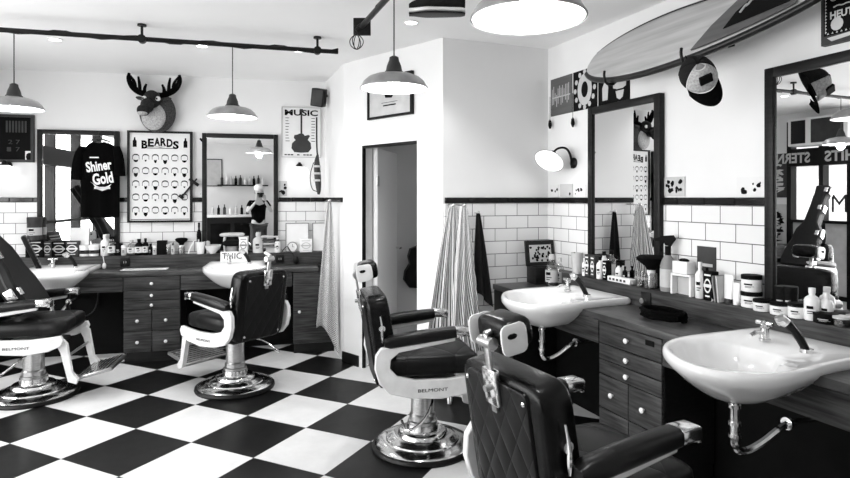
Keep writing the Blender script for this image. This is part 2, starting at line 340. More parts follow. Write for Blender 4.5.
# ---------------------------------------------------------------- worktops, drawers, ledges
def worktop(F, x0, x1, name, label, sinks):
    b = MB(); xs = [x0]; 
    for c in sinks: xs += [c-.25, c+.245]
    xs.append(x1)
    for i in range(0, len(xs), 2): b.box(xs[i], xs[i+1], -.52, -.127, .78, .82, .004)
    for c in sinks: b.box(c-.25, c+.245, -.16, -.127, .78, .82)
    b.build(name, 'wood_top', F=F, tag_=(label, 'worktop'))
def ledge(F, x0, x1, label): MB().box(x0, x1, -.125, -.014, .6, .935, .004).build('backsplash_ledge', 'wood', F=F, tag_=(label, 'ledge'))
S_B = [-2.38, -.86]; S_R = [.85, 2.33]
worktop(BK, -3.72, -.09, 'worktop', 'long dark wooden worktop along the deer head wall', S_B)
worktop(RT, .005, 4.0, 'worktop', 'dark wooden worktop along the right hand wall', S_R)
ledge(BK, -3.72, -.03, 'raised wooden ledge full of products below the shirt and beard poster'); ledge(RT, .005, 4.0, 'raised wooden ledge full of products below the right hand mirrors')
def knob(par, x, z, y=0, m='porcelain'):
    MB().lathe([(.004, 0), (.006, .002), (.006, .012), (.014, .016), (.015, .022), (.010, .028), (.002, .03)], seg=16, mx=Matrix.Translation((x, y, z)) @ Matrix.Rotation(PI/2, 4, 'X')).build('knob', m, par)
def drawer_unit(F, x0, x1, label):
    t = thing('drawer_unit', label, 'drawers', F, (x0, -.515, 0)); W = x1-x0
    MB().box(0, W, .02, .36, .085, .775).box(.008, W-.008, .008, .36, 0, .088).build('carcass', 'wood_dark', t)
    rows = [(.655, .775, 1), (.563, .65, 1), (.478, .558, 1), (.282, .473, 2), (.09, .277, 2)]
    for z0, z1, n in rows:
        for k in range(n):
            a = k*W/n+.003; c = (k+1)*W/n-.003
            d = MB().box(a, c, 0, .02, z0, z1, .003).build('drawer', 'wood', t); d.location = (0, 0, 0); knob(d, (a+c)/2, (z0+z1)/2)
    return t
cx0, _, _ = BK.at(123, 300, .52); cx1, _, _ = BK.at(180, 300, .52)
drawer_unit(BK, cx0, cx1, 'wooden drawer unit with white knobs between the two back wall basins')
drawer_unit(RT, 1.295, 1.79, 'wooden drawer unit between the two right hand basins, behind the nearest chair')
t = thing('cupboard', 'wooden cupboard with one white knob beside the hanging checked cloth', 'cupboard', BK, (BK.at(293, 300, .52)[0], -.515, 0))
MB().box(0, .40, .02, .36, .085, .775).box(.008, .392, .008, .36, 0, .088).build('carcass', 'wood_dark', t); d = MB().box(.003, .395, 0, .02, .09, .775, .003).build('door', 'wood', t); knob(d, .06, .40); knob(d, .30, .70)
def apron(F, x0, x1, label, sink=None):
    p = [(x0, .645), (x1, .645), (x1, .778)]
    if sink is not None: p += [(sink+u, z) for u, z in ((.235, .778), (.19, .737), (.14, .703), (.08, .680), (0, .671), (-.08, .680), (-.14, .703), (-.19, .737), (-.235, .778)) if x0 < sink+u < x1]
    p.append((x0, .778)); MB().prism(p, 'y', -.515, -.49).build('apron_panel', 'wood', F=F, tag_=(label, 'panel'))
apron(BK, -3.7, cx0-.005, 'wooden apron panel under the left back basin', S_B[0]); apron(BK, cx1+.005, BK.at(292, 300, .52)[0], 'wooden apron panel under the basin behind the middle chair', S_B[1])
apron(RT, 1.795, 4.0, 'wooden apron panel under the nearest basin', S_R[1]); apron(RT, .32, 1.29, 'wooden apron panel between the far right basin and the drawers', S_R[0])
t = thing('corner_cupboard', 'black stained cupboard in the corner below the framed photograph', 'cupboard', RT, (.01, -.51, 0))
MB().box(0, .30, .02, .38, 0, .775).build('carcass', 'wood_dark', t); d = MB().box(.003, .297, 0, .02, .05, .775, .003).build('door', 'wood_dark', t); knob(d, .25, .60)
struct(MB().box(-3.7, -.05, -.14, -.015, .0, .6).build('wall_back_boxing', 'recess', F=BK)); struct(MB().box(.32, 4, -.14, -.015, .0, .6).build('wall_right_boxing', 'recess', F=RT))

# ---------------------------------------------------------------- basins
def basin_outline(n=56):
    pts = [(-.28, -.005), (-.285, -.15), (-.285, -.33), (-.285, -.48), (-.255, -.62), (-.19, -.73), (-.07, -.81), (.06, -.86), (.18, -.85), (.27, -.77), (.31, -.65), (.30, -.5), (.275, -.38), (.265, -.25), (.26, -.1), (.26, -.005)]
    P = [Vector((x, y, 0)) for x, y in pts]
    for _ in range(2):
        Q = [P[0]]
        for a, c in zip(P, P[1:]): Q += [a*.75+c*.25, a*.25+c*.75]
        Q.append(P[-1]); P = Q
    seg = [(P[i+1]-P[i]).length for i in range(len(P)-1)]; tot = sum(seg); out = []
    for k in range(n):
        d = tot*k/(n-1); i = 0
        while i < len(seg)-1 and d > seg[i]: d -= seg[i]; i += 1
        out.append(P[i].lerp(P[i+1], min(1, d/seg[i])))
    return out
def make_basin(label):
    t = thing('wash_basin', label, 'basin', BK, (0, 0, 0)); o = basin_outline(); cc = Vector((0, -.50, 0)); ic = Vector((0, -.54, 0))
    def ring(k, z, c=cc): return [Vector((c.x+(p.x-c.x)*k, c.y+(p.y-c.y)*k, z)) for p in o]
    def inner(k, z):
        r = []
        for p in o:
            a = math.atan2(p.y-ic.y, p.x-ic.x); d = (p-ic).length; lim = .185+.02*abs(math.cos(a))
            rr = min(d*.88, .27 if math.sin(a) < 0 else lim); r.append(Vector((ic.x+math.cos(a)*rr*k, ic.y+math.sin(a)*rr*k, z)))
        return r
    b = MB(); rings = [ring(.12, -.165), ring(.3, -.16), ring(.5, -.135), ring(.68, -.10), ring(.84, -.06), ring(.95, -.028), ring(.995, -.008), ring(1, .008), ring(.99, .022), ring(.965, .03), ring(.93, .028), inner(1, .022), inner(.96, .008), inner(.88, -.03), inner(.75, -.075), inner(.5, -.115), inner(.2, -.13), inner(.06, -.132)]
    b.loft(rings).build('bowl', 'porcelain', t, sharp=70)
    tp = MB(); tp.lathe([(.023, 0), (.024, .01), (.018, .014), (.017, .06), (.021, .065), (.021, .075), (.012, .085), (.002, .087)], c=(-.07, -.25, .028), seg=20)
    tp.tube([(-.07, -.25, .06), (-.07, -.30, .075), (-.07, -.34, .06)], [.011, .010, .009]); tp.cyl((-.11, -.25, .108), (-.03, -.25, .108), .009).cyl((-.07, -.25, .08), (-.07, -.25, .118), .013)
    tp.build('tap', 'chrome', t)
    s = MB().cyl((.12, -.25, .025), (.12, -.25, .04), .026); s.build('hose_socket', 'chrome', t)
    h = MB().tube([(.12, -.25, .03), (.10, -.27, .09), (.07, -.295, .14)], [.015, .017, .019], smooth=1).build('shower_handset', 'black', t); MB().tube([(.07, -.295, .137), (.055, -.31, .152), (.045, -.325, .145)], [.02, .025, .022], smooth=0).build('spray_head', 'chrome', h)
    MB().cyl((.02, -.362, -.015), (.02, -.372, -.019), .010).build('overflow_hole', 'ink', t)
    d = MB(); d.cyl((.03, -.55, -.155), (.03, -.55, -.31), .017).tube([(.03, -.55, -.30), (.03, -.55, -.36), (.03, -.50, -.385), (.05, -.42, -.35), (.08, -.36, -.29), (.08, -.30, -.275), (.08, -.10, -.28), (.08, -.01, -.28)], .015)
    for z in (-.18, -.25, -.30): d.cyl((.03, -.55, z), (.03, -.55, z-.014), .024)
    d.cyl((.08, -.315, -.275), (.08, -.30, -.275), .026)
    d.build('drain_pipe', 'chrome', t)
    return t
bz = .835
bas = make_basin('white basin nearest the camera on the right hand worktop'); bas.location = RT.w(S_R[1], -.13, bz); bas.rotation_euler[2] = RT.th
dup(bas, RT, (S_R[0], -.13, bz), 0, 'white basin on the right hand worktop beside the corner photograph').scale = (1.08, .92, 1)
dup(bas, BK, (S_B[0], -.13, bz), 0, 'white basin on the back worktop behind the left chair')
dup(bas, BK, (S_B[1], -.13, bz), 0, 'white basin on the back worktop behind the middle chair')

# ---------------------------------------------------------------- barber chairs (facing +x)
def make_chair(label):
    t = thing('barber_chair', label, 'chair', group=None)
    MB().lathe([(.30, 0), (.305, .012), (.30, .028), (.285, .032)]).build('base_rim', 'rubber', t)
    MB().lathe([(.288, .03), (.27, .045), (.22, .055), (.215, .062), (.20, .066), (.185, .078), (.15, .082), (.145, .10), (.135, .108), (.095, .112), (.092, .148), (.06, .152)], seg=48).build('base', 'chrome', t)
    MB().lathe([(.088, .15), (.088, .165), (.078, .17), (.078, .20), (.070, .21), (.070, .40), (.068, .42)]).build('pedestal', 'steel', t)
    MB().box(-.18, .2, -.16, .16, .39, .425, .01).build('seat_frame', 'dark_metal', t)
    side = [(.285, .505), (.30, .47), (.285, .43), (.20, .395), (.05, .375), (-.12, .388), (-.24, .42), (-.30, .48), (-.325, .56), (-.32, .635), (-.29, .675), (.13, .72), (.13, .695), (-.19, .645), (-.235, .61), (-.24, .56), (-.20, .515), (-.10, .49), (.08, .485), (.20, .495)]
    for s in (-1, 1):
        a0, a1 = (-.287, -.255) if s < 0 else (.255, .287)
        p = MB().prism(side, 'y', a0, a1).build('side_panel', 'enamel', t)
        bv = p.modifiers.new('bevel', 'BEVEL'); bv.width = .006; bv.segments = 2; bv.limit_method = 'ANGLE'
        mx = Matrix.Translation((0, s*.288, .43)) @ (Matrix.Identity(4) if s < 0 else Matrix.Rotation(PI, 4, 'Z'))
        MB().text('BELMONT', 0, 0, .17, .018, 0, mx=mx).build('side_lettering', 'ink', p)
        a = MB(); n = []
        for x, z, h, wd in ((-.27, .70, .020, .028), (-.24, .705, .034, .038), (-.1, .722, .036, .040), (.06, .738, .033, .040), (.13, .744, .03, .039)):
            n.append([Vector((x, s*.272+wd*math.copysign(abs(math.cos(q))**.6, math.cos(q)), z+h*math.copysign(abs(math.sin(q))**.6, math.sin(q)))) for q in [2*PI*k/16 for k in range(16)]])
        arm = a.loft(n).build('armrest', 'pad', t)
        cp = MB().box(.125, .215, s*.272-.036, s*.272+.036, .722, .772, .008); cp.box(.2, .222, s*.272-.032, s*.272+.032, .715, .765, .006).build('arm_ashtray', 'chrome', arm)
    # cushions
    MB().sell((.022, 0, .548), (.272, .247, .066), .42, .22, 40, 12).build('seat', 'quilt_seat', t, sharp=80)
    tilt = Matrix.Translation((-.215, 0, .43)) @ Matrix.Rotation(R(-9), 4, 'Y')
    bk = MB().sell((-.01, 0, .262), (.066, .232, .265), .24, .24, 32, 16, mx=tilt).build('backrest', 'leather', t, sharp=80)
    MB().sell((-.062, 0, .26), (.022, .172, .245), .12, .1, 32, 12, mx=tilt).build('back_panel', 'quilt_back', bk, sharp=60)
    for y in (-.16, .16):
        for z in (.05, .475): MB().sell((-.087, y, z), (.006, .009, .009), mx=tilt, nu=10, nv=6).build('bolt', 'chrome', bk)
    for s in (-1, 1):
        MB().cyl((-.01, s*.225, .35), (-.01, s*.252, .35), .018, seg=16).tube([(-.01, s*.25, .42), (-.01, s*.256, .35), (-.015, s*.254, .31), (-.02, s*.254, .27)], [.004, .007, .011, .004]).mv(tilt).build('recline_catch', 'chrome', bk)
    MB().box(-.10, -.078, -.038, .038, .425, .545, .006, mx=None).mv(tilt).build('headrest_bracket', 'chrome', t)
    MB().box(-.095, -.083, -.014, .014, .40, .655, .003).cyl((-.118, 0, .485), (-.09, 0, .485), .011).cyl((-.085, -.035, .63), (-.085, .035, .63), .02).cyl((-.09, 0, .655), (-.03, 0, .665), .012).mv(tilt).build('headrest_post', 'steel', t)
    hr = MB().sell((-.015, 0, .655), (.054, .092, .052), .55, .3, 28, 12, mx=tilt).build('headrest', 'leather', t, sharp=80)
    for s in (-1, 1):
        MB().sell((-.045, s*.095, .65), (.048, .006, .050), .5, .4, 28, 8, mx=tilt).build('headrest_end_plate', 'enamel', hr)
        MB().sell((-.055, s*.102, .662), (.018, .006, .009), mx=tilt, nu=14, nv=6).build('plate_screw', 'ink', hr)
    # footrest
    for s in (-1, 1):
        MB().prism([(.24, .44), (.285, .47), (.31, .44), (.345, .23), (.385, .18), (.375, .145), (.32, .165), (.27, .38)], 'y', s*.235-.018, s*.235+.018).build('footrest_strut', 'enamel', t)
    fp = MB().box(0, .26, -.2, .2, -.012, .012, .004).mv(Matrix.Translation((.345, 0, .165)) @ Matrix.Rotation(R(-14), 4, 'Y')).build('footplate', 'steel', t)
    rb = MB(); [rb.box(.01+.03*k, .022+.03*k, -.19, .19, .012, .017) for k in range(8)]; rb.mv(Matrix.Translation((.345, 0, .165)) @ Matrix.Rotation(R(-14), 4, 'Y')).build('tread', 'chrome', fp)
    MB().tube([(.30, -.235, .34), (.30, .235, .34)], .010).build('cross_bar', 'steel', t)
    MB().tube([(.03, -.06, .37), (.02, -.22, .35), (-.06, -.33, .27), (-.16, -.33, .22), (-.17, -.25, .26)], .008).build('pump_lever', 'chrome', t)
    return t
ch4 = make_chair('black barber chair nearest the camera, its quilted back towards us')
ch4.location = (.555, 2.06, 0); ch4.rotation_euler[2] = R(26.5)
dup(ch4, W0, (-.015, 3.56, 0), R(12), 'black barber chair in the middle of the floor in front of the doorway')
dup(ch4, W0, (-1.5, 4.66, 0), R(146), 'black barber chair turned to the basin behind it, its back towards us', skip=('headrest',))
dup(ch4, W0, (-2.95, 4.45, 0), R(12), 'black barber chair at the left edge with a guitar case on it')

# guitar case leaning in the left chair
ca = [(-.18, 0), (-.20, .10), (-.19, .24), (-.15, .34), (-.15, .42), (-.14, .50), (-.08, .60), (-.065, .95), (-.08, 1.12), (.08, 1.12), (.065, .95), (.08, .60), (.14, .50), (.15, .42), (.15, .34), (.19, .24), (.20, .10), (.18, 0)]
t = thing('guitar_case', 'black guitar case leaning back in the chair at the left edge', 'guitar case', W0, (-2.95+.06, 4.45+.02, 0), R(12))
cm = Matrix.Translation((-.05, -.02, .665)) @ Matrix.Rotation(R(-31), 4, 'Y')
b = MB().prism(ca, 'x', -.06, .06, mx=cm).build('shell', 'case', t); bv = b.modifiers.new('bevel', 'BEVEL'); bv.width = .015; bv.segments = 2
MB().prism([(x*1.01, z*1.004) for x, z in ca], 'x', -.006, .006, mx=cm).build('seam_trim', 'dgrey', b)
for y, z in ((-.205, .15), (-.155, .45), (-.085, .8), (-.09, 1.05)): MB().box(-.03, .035, y-.010, y+.014, z-.045, z+.045, .004, mx=None).box(.055, .068, y+.01, y+.05, z-.03, z+.03, .003, mx=None).mv(cm).build('latch', 'chrome', b)
MB().tube([(-.03, -.17, .36), (-.03, -.20, .36), (.0, -.205, .41), (.03, -.20, .46)], .008).mv(cm).build('carry_handle', 'rubber', b)

# ---------------------------------------------------------------- mirrors, posters, pictures
def mirror(F, px0, px1, x1=None, label='', z0=.937, z1=2.15, fw=.045, rz=0.):
    a = F.at(px0, 200, .04)[0]; c = x1 if x1 is not None else F.at(px1, 200, .04)[0]
    t = thing('wall_mirror', label, 'mirror', F, (a, 0, z0), rz); W, H = c-a, z1-z0
    b = MB().box(0, fw, -.045, -.002, 0, H, .004).box(W-fw, W, -.045, -.002, 0, H, .004).box(fw, W-fw, -.045, -.002, H-fw, H, .004).box(fw, W-fw, -.045, -.002, 0, fw*.6, .004)
    b.build('frame', 'wood_dark', t); MB().box(fw-.005, W-fw+.005, -.03, -.024, .01, H-fw+.005).build('mirror_glass', 'mirror', t); return a, c
mirror(BK, 37, 119, label='dark framed mirror behind the hanging black shirt'); mirror(BK, 202, 278, label='dark framed mirror behind the chair in the back, right of the beard poster')
mirror(RT, 588, 660, label='dark framed mirror on the right wall nearest the corner', fw=.05); mirror(RT, 765, 0, 2.85, 'dark framed mirror cut by the right edge of the picture', fw=.05, rz=R(-2.5))

def framed(F, px0, py0, px1, py1, name, label, cat, off=.03, fw=.012, frame='black', sheet='paper'):
    x0, z1, _ = F.at(px0, py0, off); x1, z0, _ = F.at(px1, py1, off); z1 = F.at((px0+px1)/2, py0, off)[1]; z0 = F.at((px0+px1)/2, py1, off)[1]
    t = thing(name, label, cat, F, (x0, 0, z0)); W, H = x1-x0, z1-z0
    if fw: MB().box(0, fw, -off, -.002, 0, H).box(W-fw, W, -off, -.002, 0, H).box(fw, W-fw, -off, -.002, H-fw, H).box(fw, W-fw, -off, -.002, 0, fw).build('frame', frame, t)
    MB().box(fw, W-fw, -off*.6, -.002, fw, H-fw).build('sheet', sheet, t)
    return t, W, H, -off*.6-.0008
# beard poster
t, W, H, y = framed(BK, 127, 131, 192, 222.5, 'beard_poster', 'framed poster of thirty bearded faces under an arched title', 'poster', fw=.02, off=.05)
b = MB()
for i, ch in enumerate('BEARDS'):
    k = (i-2.5)/2.5; b.text(ch, W/2+k*.145, H-.105-.03*k*k, .056, .082, y, bold=.045)
b.box(W/2-.16, W/2+.16, y-.001, y, H-.172, H-.166).prism([(W/2-.06, H-.15), (W/2, H-.162), (W/2+.06, H-.15), (W/2, H-.156)], 'y', y-.001, y)
for s in (-1, 1):
    cx = W/2+s*.235; b.prism([(cx-.018, H-.16), (cx+.018, H-.16), (cx+.018, H-.10), (cx+.007, H-.085), (cx+.007, H-.065), (cx-.007, H-.065), (cx-.007, H-.085), (cx-.018, H-.10)], 'y', y-.001, y)
b.box(.03, W-.03, y-.001, y, .028, .034); b.build('title_lettering', 'ink', t)
b = MB()
for r in range(5):
    for c in range(6):
        cx = .075+c*(W-.15)/5; cz = H-.27-r*(H-.38)/4.05; q = [2*PI*k/12 for k in range(7)]; w_ = .030
        out = [(cx+w_*math.cos(a), cz+.022+.02*math.sin(a)) for a in q]; inn = [(cx+(w_-.006)*math.cos(a), cz+.018+.012*math.sin(a)) for a in q[::-1]]
        b.prism(out+inn, 'y', y-.001, y)
        for sg in (-1, 1): b.box(cx+sg*w_-.002, cx+sg*w_+.002, y-.001, y, cz-.014, cz+.022)
        st = (r*6+c*7) % 5
        dpt = [.018, .034, .012, .006, .026][st]; bw = [.022, .02, .009, .024, .014][st]
        b.prism([(cx-bw, cz-.012), (cx-bw*.5, cz-.018), (cx+bw*.5, cz-.018), (cx+bw, cz-.012), (cx+bw*.85, cz-.022-dpt*.5), (cx+bw*.3, cz-.022-dpt), (cx-bw*.3, cz-.022-dpt), (cx-bw*.85, cz-.022-dpt*.5)], 'y', y-.001, y)
b.build('face_drawings', 'ink', t)
# music poster
t, W, H, y = framed(BK, 281.5, 107, 321, 157.5, 'music_poster', 'pale poster of an electric guitar titled MUSIC', 'poster', off=.02, fw=.008, frame='lgrey')
b = MB().text('MUSIC', W/2, H-.06, W*.84, .062, y, bold=.03); 
for k in range(9): b.box(.04, .04+.05*random.uniform(.6, 1), y-.001, y, H-.12-.03*k, H-.114-.03*k).box(W-.10, W-.10+.05*random.uniform(.6, 1), y-.001, y, H-.12-.03*k, H-.114-.03*k)
[b.box(.03+.032*k, .055+.032*k, y-.001, y, .022, .034) for k in range(9) if k not in (3, 5)]; b.build('lettering', 'ink', t)
g = [(0, .06), (.06, .065), (.085, .10), (.08, .15), (.055, .18), (.075, .215), (.06, .225), (.03, .215), (.015, .235), (-.015, .235), (-.035, .225), (-.06, .22), (-.065, .195), (-.05, .175), (-.08, .145), (-.085, .10), (-.06, .065)]
MB().prism([(W/2+u*1.2, .05+(v-.06)*1.15) for u, v in g], 'y', y-.001, y).box(W/2-.009, W/2+.009, y-.0015, y, .2, H-.05).prism([(W/2-.014, H-.05), (W/2+.014, H-.05), (W/2+.018, H-.02), (W/2-.018, H-.02)], 'y', y-.0015, y).build('guitar_drawing', 'dgrey', t)
# framed print on the door wall, behind the pendant
t, W, H, y = framed(DR, 367, 75, 411.5, 117, 'framed_print', 'black framed small print on the wall above the doorway', 'picture', fw=.02, sheet='lgrey')
b = MB().prism([(W/2-.05, H*.48), (W/2+.03, H*.46), (W/2+.06, H*.56), (W/2+.03, H*.68), (W/2-.02, H*.66), (W/2-.07, H*.6)], 'y', y-.001, y)
b.box(W/2-.1, W/2+.1, y-.001, y, H*.36, H*.37).box(W/2-.08, W/2+.08, y-.001, y, H*.28, H*.31).build('printed_motif', 'ink', t)
# chalkboard, left
t, W, H, y = framed(BK, -30, 114, 33.5, 162, 'chalkboard', 'black chalkboard with faint writing above the lit wall lamp at left', 'board', fw=.025, frame='dgrey', sheet='ink')
b = MB(); [b.text(s, W*f, H-.26-.07*i, .035, .04, y) for i, f, s in ((0, .62, '2'), (0, .74, '7'), (1, .60, '1'), (1, .74, '7'))]; [b.box(W*(.55+.05*k), W*(.58+.05*k), y-.001, y, H-.17, H-.06) for k in range(7)]; b.build('chalk_writing', 'dgrey', t)
t, W, H, y = framed(BK, 24.5, 151, 33, 162.5, 'sticker', 'small white sticker with a black emblem on the chalkboard corner', 'sticker', off=.036, fw=0)
MB().prism([(W/2+.03*math.cos(a), H/2+.04*math.sin(a)) for a in [k*PI/5 for k in range(10)]], 'y', y-.001, y).build('emblem', 'ink', t)
# record sleeves under the surfboard
specs = [(550.5, 571.5, 77, 117, 'dark_deck', 'grey record sleeve with a rippled print, nearest the corner'), (573, 596.5, 72, 110, 'ink', 'record sleeve with a pale scrolling ornament on black, under the surfboard tail'), (598, 629, 82, 104, 'ink', 'dark record sleeve with a white skull like mask, over the corner mirror')]
for i, (a, c, e, f, m_, lb) in enumerate(specs):
    x0 = RT.at(a, 90, .01)[0]; x1 = RT.at(c, 90, .01)[0]; zt = 2.455; zb = 2.157
    t = thing('record_sleeve', lb, 'record sleeve', RT, (x0, 0, zb)); W, H = x1-x0, zt-zb; MB().box(0, W, -.008, -.001, 0, H).build('sheet', m_, t); b = MB(); y = -.009
    if i == 0:
        for k in range(12): b.box(.02+.02*k if .02+.02*k < W-.02 else W/2, min(W-.01, .027+.02*k) if .02+.02*k < W-.02 else W/2+.005, y, y+.001, H*.5-.08*random.random(), H*.5+.1*random.random())
        b.box(.02, W-.02, y, y+.001, H*.47, H*.5)
    elif i == 1:
        def loop(rx, rz, cx, cz, k=16): return [(cx+rx*math.cos(2*PI*j/k), cz+rz*math.sin(2*PI*j/k)) for j in range(k)]
        o_, n_ = loop(.085, .12, W/2, H/2), loop(.04, .06, W/2, H/2)
        for j in range(16): b.prism([o_[j], o_[(j+1) % 16], n_[(j+1) % 16], n_[j]], 'y', y, y+.001)
        for j in range(12): a_ = j*PI/6; b.prism(loop(.018, .02, W/2+.115*math.cos(a_), H/2+.132*math.sin(a_), 7), 'y', y, y+.001)
    else:
        b.prism([(W*.15, .03), (W*.32, .03), (W*.34, H*.4), (W*.25, H*.6), (W*.14, H*.4)], 'y', y, y+.001)
        b.prism([(W*.5, H*.55), (W*.7, H*.62), (W*.92, H*.55), (W*.9, H*.34), (W*.8, H*.30), (W*.62, H*.30), (W*.5, H*.34)], 'y', y, y+.001).prism([(W*.58, H*.26), (W*.84, H*.26), (W*.8, H*.1), (W*.71, H*.05), (W*.62, H*.1)], 'y', y, y+.001)
    b.build('printed_motif', 'lgrey', t)
for px, py, lb in ((550, 124, 'dark tassel hanging below the corner record sleeve'), (572.8, 122, 'small dark weight on a cord between the first two record sleeves')):
    x, z, _ = RT.at(px, py, .03); t = thing('pull_cord', lb, 'cord', RT, (x, -.03, z)); MB().cyl((0, 0, .03), (0, 0, .22), .002, seg=6).build('cord', 'ink', t); MB().lathe([(.003, .035), (.012, .02), (.016, -.01), (.008, -.035), (.002, -.04)], seg=10).build('weight', 'ink', t)
# postcards and stickers on the right wall
def card(F, px0, py0, px1, py1, label, m_, kind, name='postcard'):
    t, W, H, y = framed(F, px0, py0, px1, py1, name, label, name, off=.012, fw=0, sheet=m_); b = MB(); rnd = random.Random(px0)
    for k in range(kind):
        cx, cz, r = rnd.uniform(.15, .85)*W, rnd.uniform(.2, .8)*H, rnd.uniform(.06, .16)*H
        b.prism([(cx+r*rnd.uniform(.6, 1.2)*math.cos(a), cz+r*math.sin(a)*rnd.uniform(.6, 1.2)) for a in [j*PI/4 for j in range(8)]], 'y', y-.0005-.0001*k, y)
    b.build('printed_motif', 'ink' if m_ != 'ink' else 'lgrey', t)
card(RT, 661, 177, 684, 196, 'busy dark postcard beside the corner mirror, above the black trim', 'lgrey', 16)
card(RT, 736, 177, 764, 197, 'white card with small black ink figures left of the near mirror', 'paper', 7)
card(RT, 549.5, 185, 558, 197, 'white postcard resting on the trim right in the corner', 'paper', 3); card(RT, 559.5, 184, 572, 197, 'grey postcard in the middle of three on the trim', 'lgrey', 2); card(RT, 573, 184.5, 585, 197, 'white postcard next to the corner mirror frame', 'paper', 6)
card(RT, 589.5, 111, 597, 129, 'cut out black and white sticker on the corner mirror top left', 'paper', 7, 'sticker')
card(RT, 622, 105, 632, 116, 'round black sticker near the top of the corner mirror', 'ink', 0, 'sticker')
card(BK, 277, 181, 287, 196, 'small dark photo on the wall right of the chair mirror', 'lgrey', 5); card(BK, 199, 134, 207, 145, 'round white sticker on the corner of the chair mirror', 'paper', 3, 'sticker')
card(BK, 197, 190, 204, 195.5, 'small white framed tag between beard poster and mirror', 'paper', 1, 'tag'); card(BK, 159.5, 229, 165, 238, 'small oval sticker on the tiles under the beard poster', 'ink', 1, 'sticker')
# white wipe chart under the near mirror? certificates leaning on the back ledge
for a, c, lb in ((285.5, 309, 'framed white certificate on the ledge left of its twin'), (312.5, 331, 'framed white certificate on the ledge beside the hanging checked cloth')):
    x0 = BK.at(a, 240, .1)[0]; x1 = BK.at(c, 240, .1)[0]; t = thing('certificate', lb, 'picture', BK, (x0, -.07, .937), group=None); W = x1-x0
    k = Matrix.Rotation(R(-8), 4, 'X'); MB().box(0, .008, -.012, 0, 0, .30).box(W-.008, W, -.012, 0, 0, .30).box(0, W, -.012, 0, .292, .30).box(0, W, -.012, 0, 0, .008).mv(k).build('frame', 'grey', t); MB().box(.006, W-.006, -.006, -.002, .006, .294).mv(k).build('sheet', 'paper', t)
# dark event poster above the near mirror
x0, _, _ = RT.at(821, 20, .03); t = thing('event_poster', 'black poster with white lettering in the top right corner', 'poster', RT, (x0, 0, 2.20)); W, H = .5, .46
MB().box(0, W, -.03, 0, 0, H).build('board', 'dgrey', t); MB().box(.015, W-.02, -.033, -.03, .04, H-.01).build('printed_panel', 'ink', t); b = MB(); y = -.034
b.text('ORCHESTRA', .17, .205, .25, .028, y).tube([(.06+.02*k, y, .163+.006*(k % 2)) for k in range(10)], .003, smooth=1).text('HEUTE', .105, .128, .12, .034, y, bold=.03).text('LINES', .225, .128, .10, .034, y, bold=.03).text('w. P', .20, .092, .08, .024, y, bold=.02).prism([(.075+.028*math.cos(a*PI/6), .085+.03*math.sin(a*PI/6)) for a in range(12)], 'y', y-.0005, y)
for k in range(22): b.prism([(.03+k*.02, .045), (.04+k*.02, .045), (.035+k*.02, .053)], 'y', y-.0005, y).prism([(.022, .05+k*.015), (.03, .057+k*.015), (.022, .064+k*.015)], 'y', y-.0005, y)
b.prism([(.03, .03), (.3, .045), (.3, .035), (.05, .012)], 'y', y, y+.003); b.build('lettering', 'lgrey', t)

# ---------------------------------------------------------------- moose head
hx, hz, _ = BK.at(157, 112, .1)
t = thing('plush_moose_head', 'plush moose head trophy with black antlers above the beard poster', 'trophy', BK, (hx, 0, hz+.02)); t.scale = (1.06, 1, 1.06)
MB().sell((0, -.07, -.02), (.16, .08, .19), 1, 1, 24, 14).build('neck_ruff', 'fur_brown', t); MB().sell((-.02, -.15, -.07), (.105, .045, .125), 1, .9, mx=None).build('bib', 'fur_white', t)
hd = MB().sell((-.03, -.17, .085), (.075, .08, .085), 1, 1).sell((-.055, -.24, .02), (.055, .07, .065), .9, .9).sell((-.075, -.29, -.03), (.055, .05, .05), .9, .9).build('head', 'fur_dark', t)
MB().sell((-.08, -.30, -.058), (.045, .045, .02), .9, .9).build('muzzle', 'fur_white', t)
for s, x in ((-1, -.08), (1, .035)): 
    e = MB().sell((x, -.235, .085), (.021, .018, .022)).build('eye', 'white', hd); MB().sell((x-.008, -.25, .083), (.009, .006, .01)).build('pupil', 'ink', e)
    MB().sell((0, 0, 0), (.05, .012, .018), mx=Matrix.Translation((-.02+s*.105, -.14, .095)) @ Matrix.Rotation(R(-12*s), 4, 'Y')).build('ear', 'fur_brown', hd)
    a = MB().tube([(-.02+s*.05, -.13, .13), (-.02+s*.12, -.12, .15), (-.02+s*.19, -.11, .20), (-.02+s*.225, -.11, .28), (-.02+s*.215, -.11, .33)], [.022, .028, .027, .02, .013])
    for q, (x1, z0, z1) in enumerate(((.085, .15, .235), (.125, .16, .30), (.165, .18, .31))): a.tube([(-.02+s*x1, -.115, z0), (-.02+s*(x1+.0), -.115, (z0+z1)/2), (-.02+s*(x1+.03*(q-.6)), -.115, z1)], [.018, .015, .009])
    a.build('antler', 'cloth_black', t)

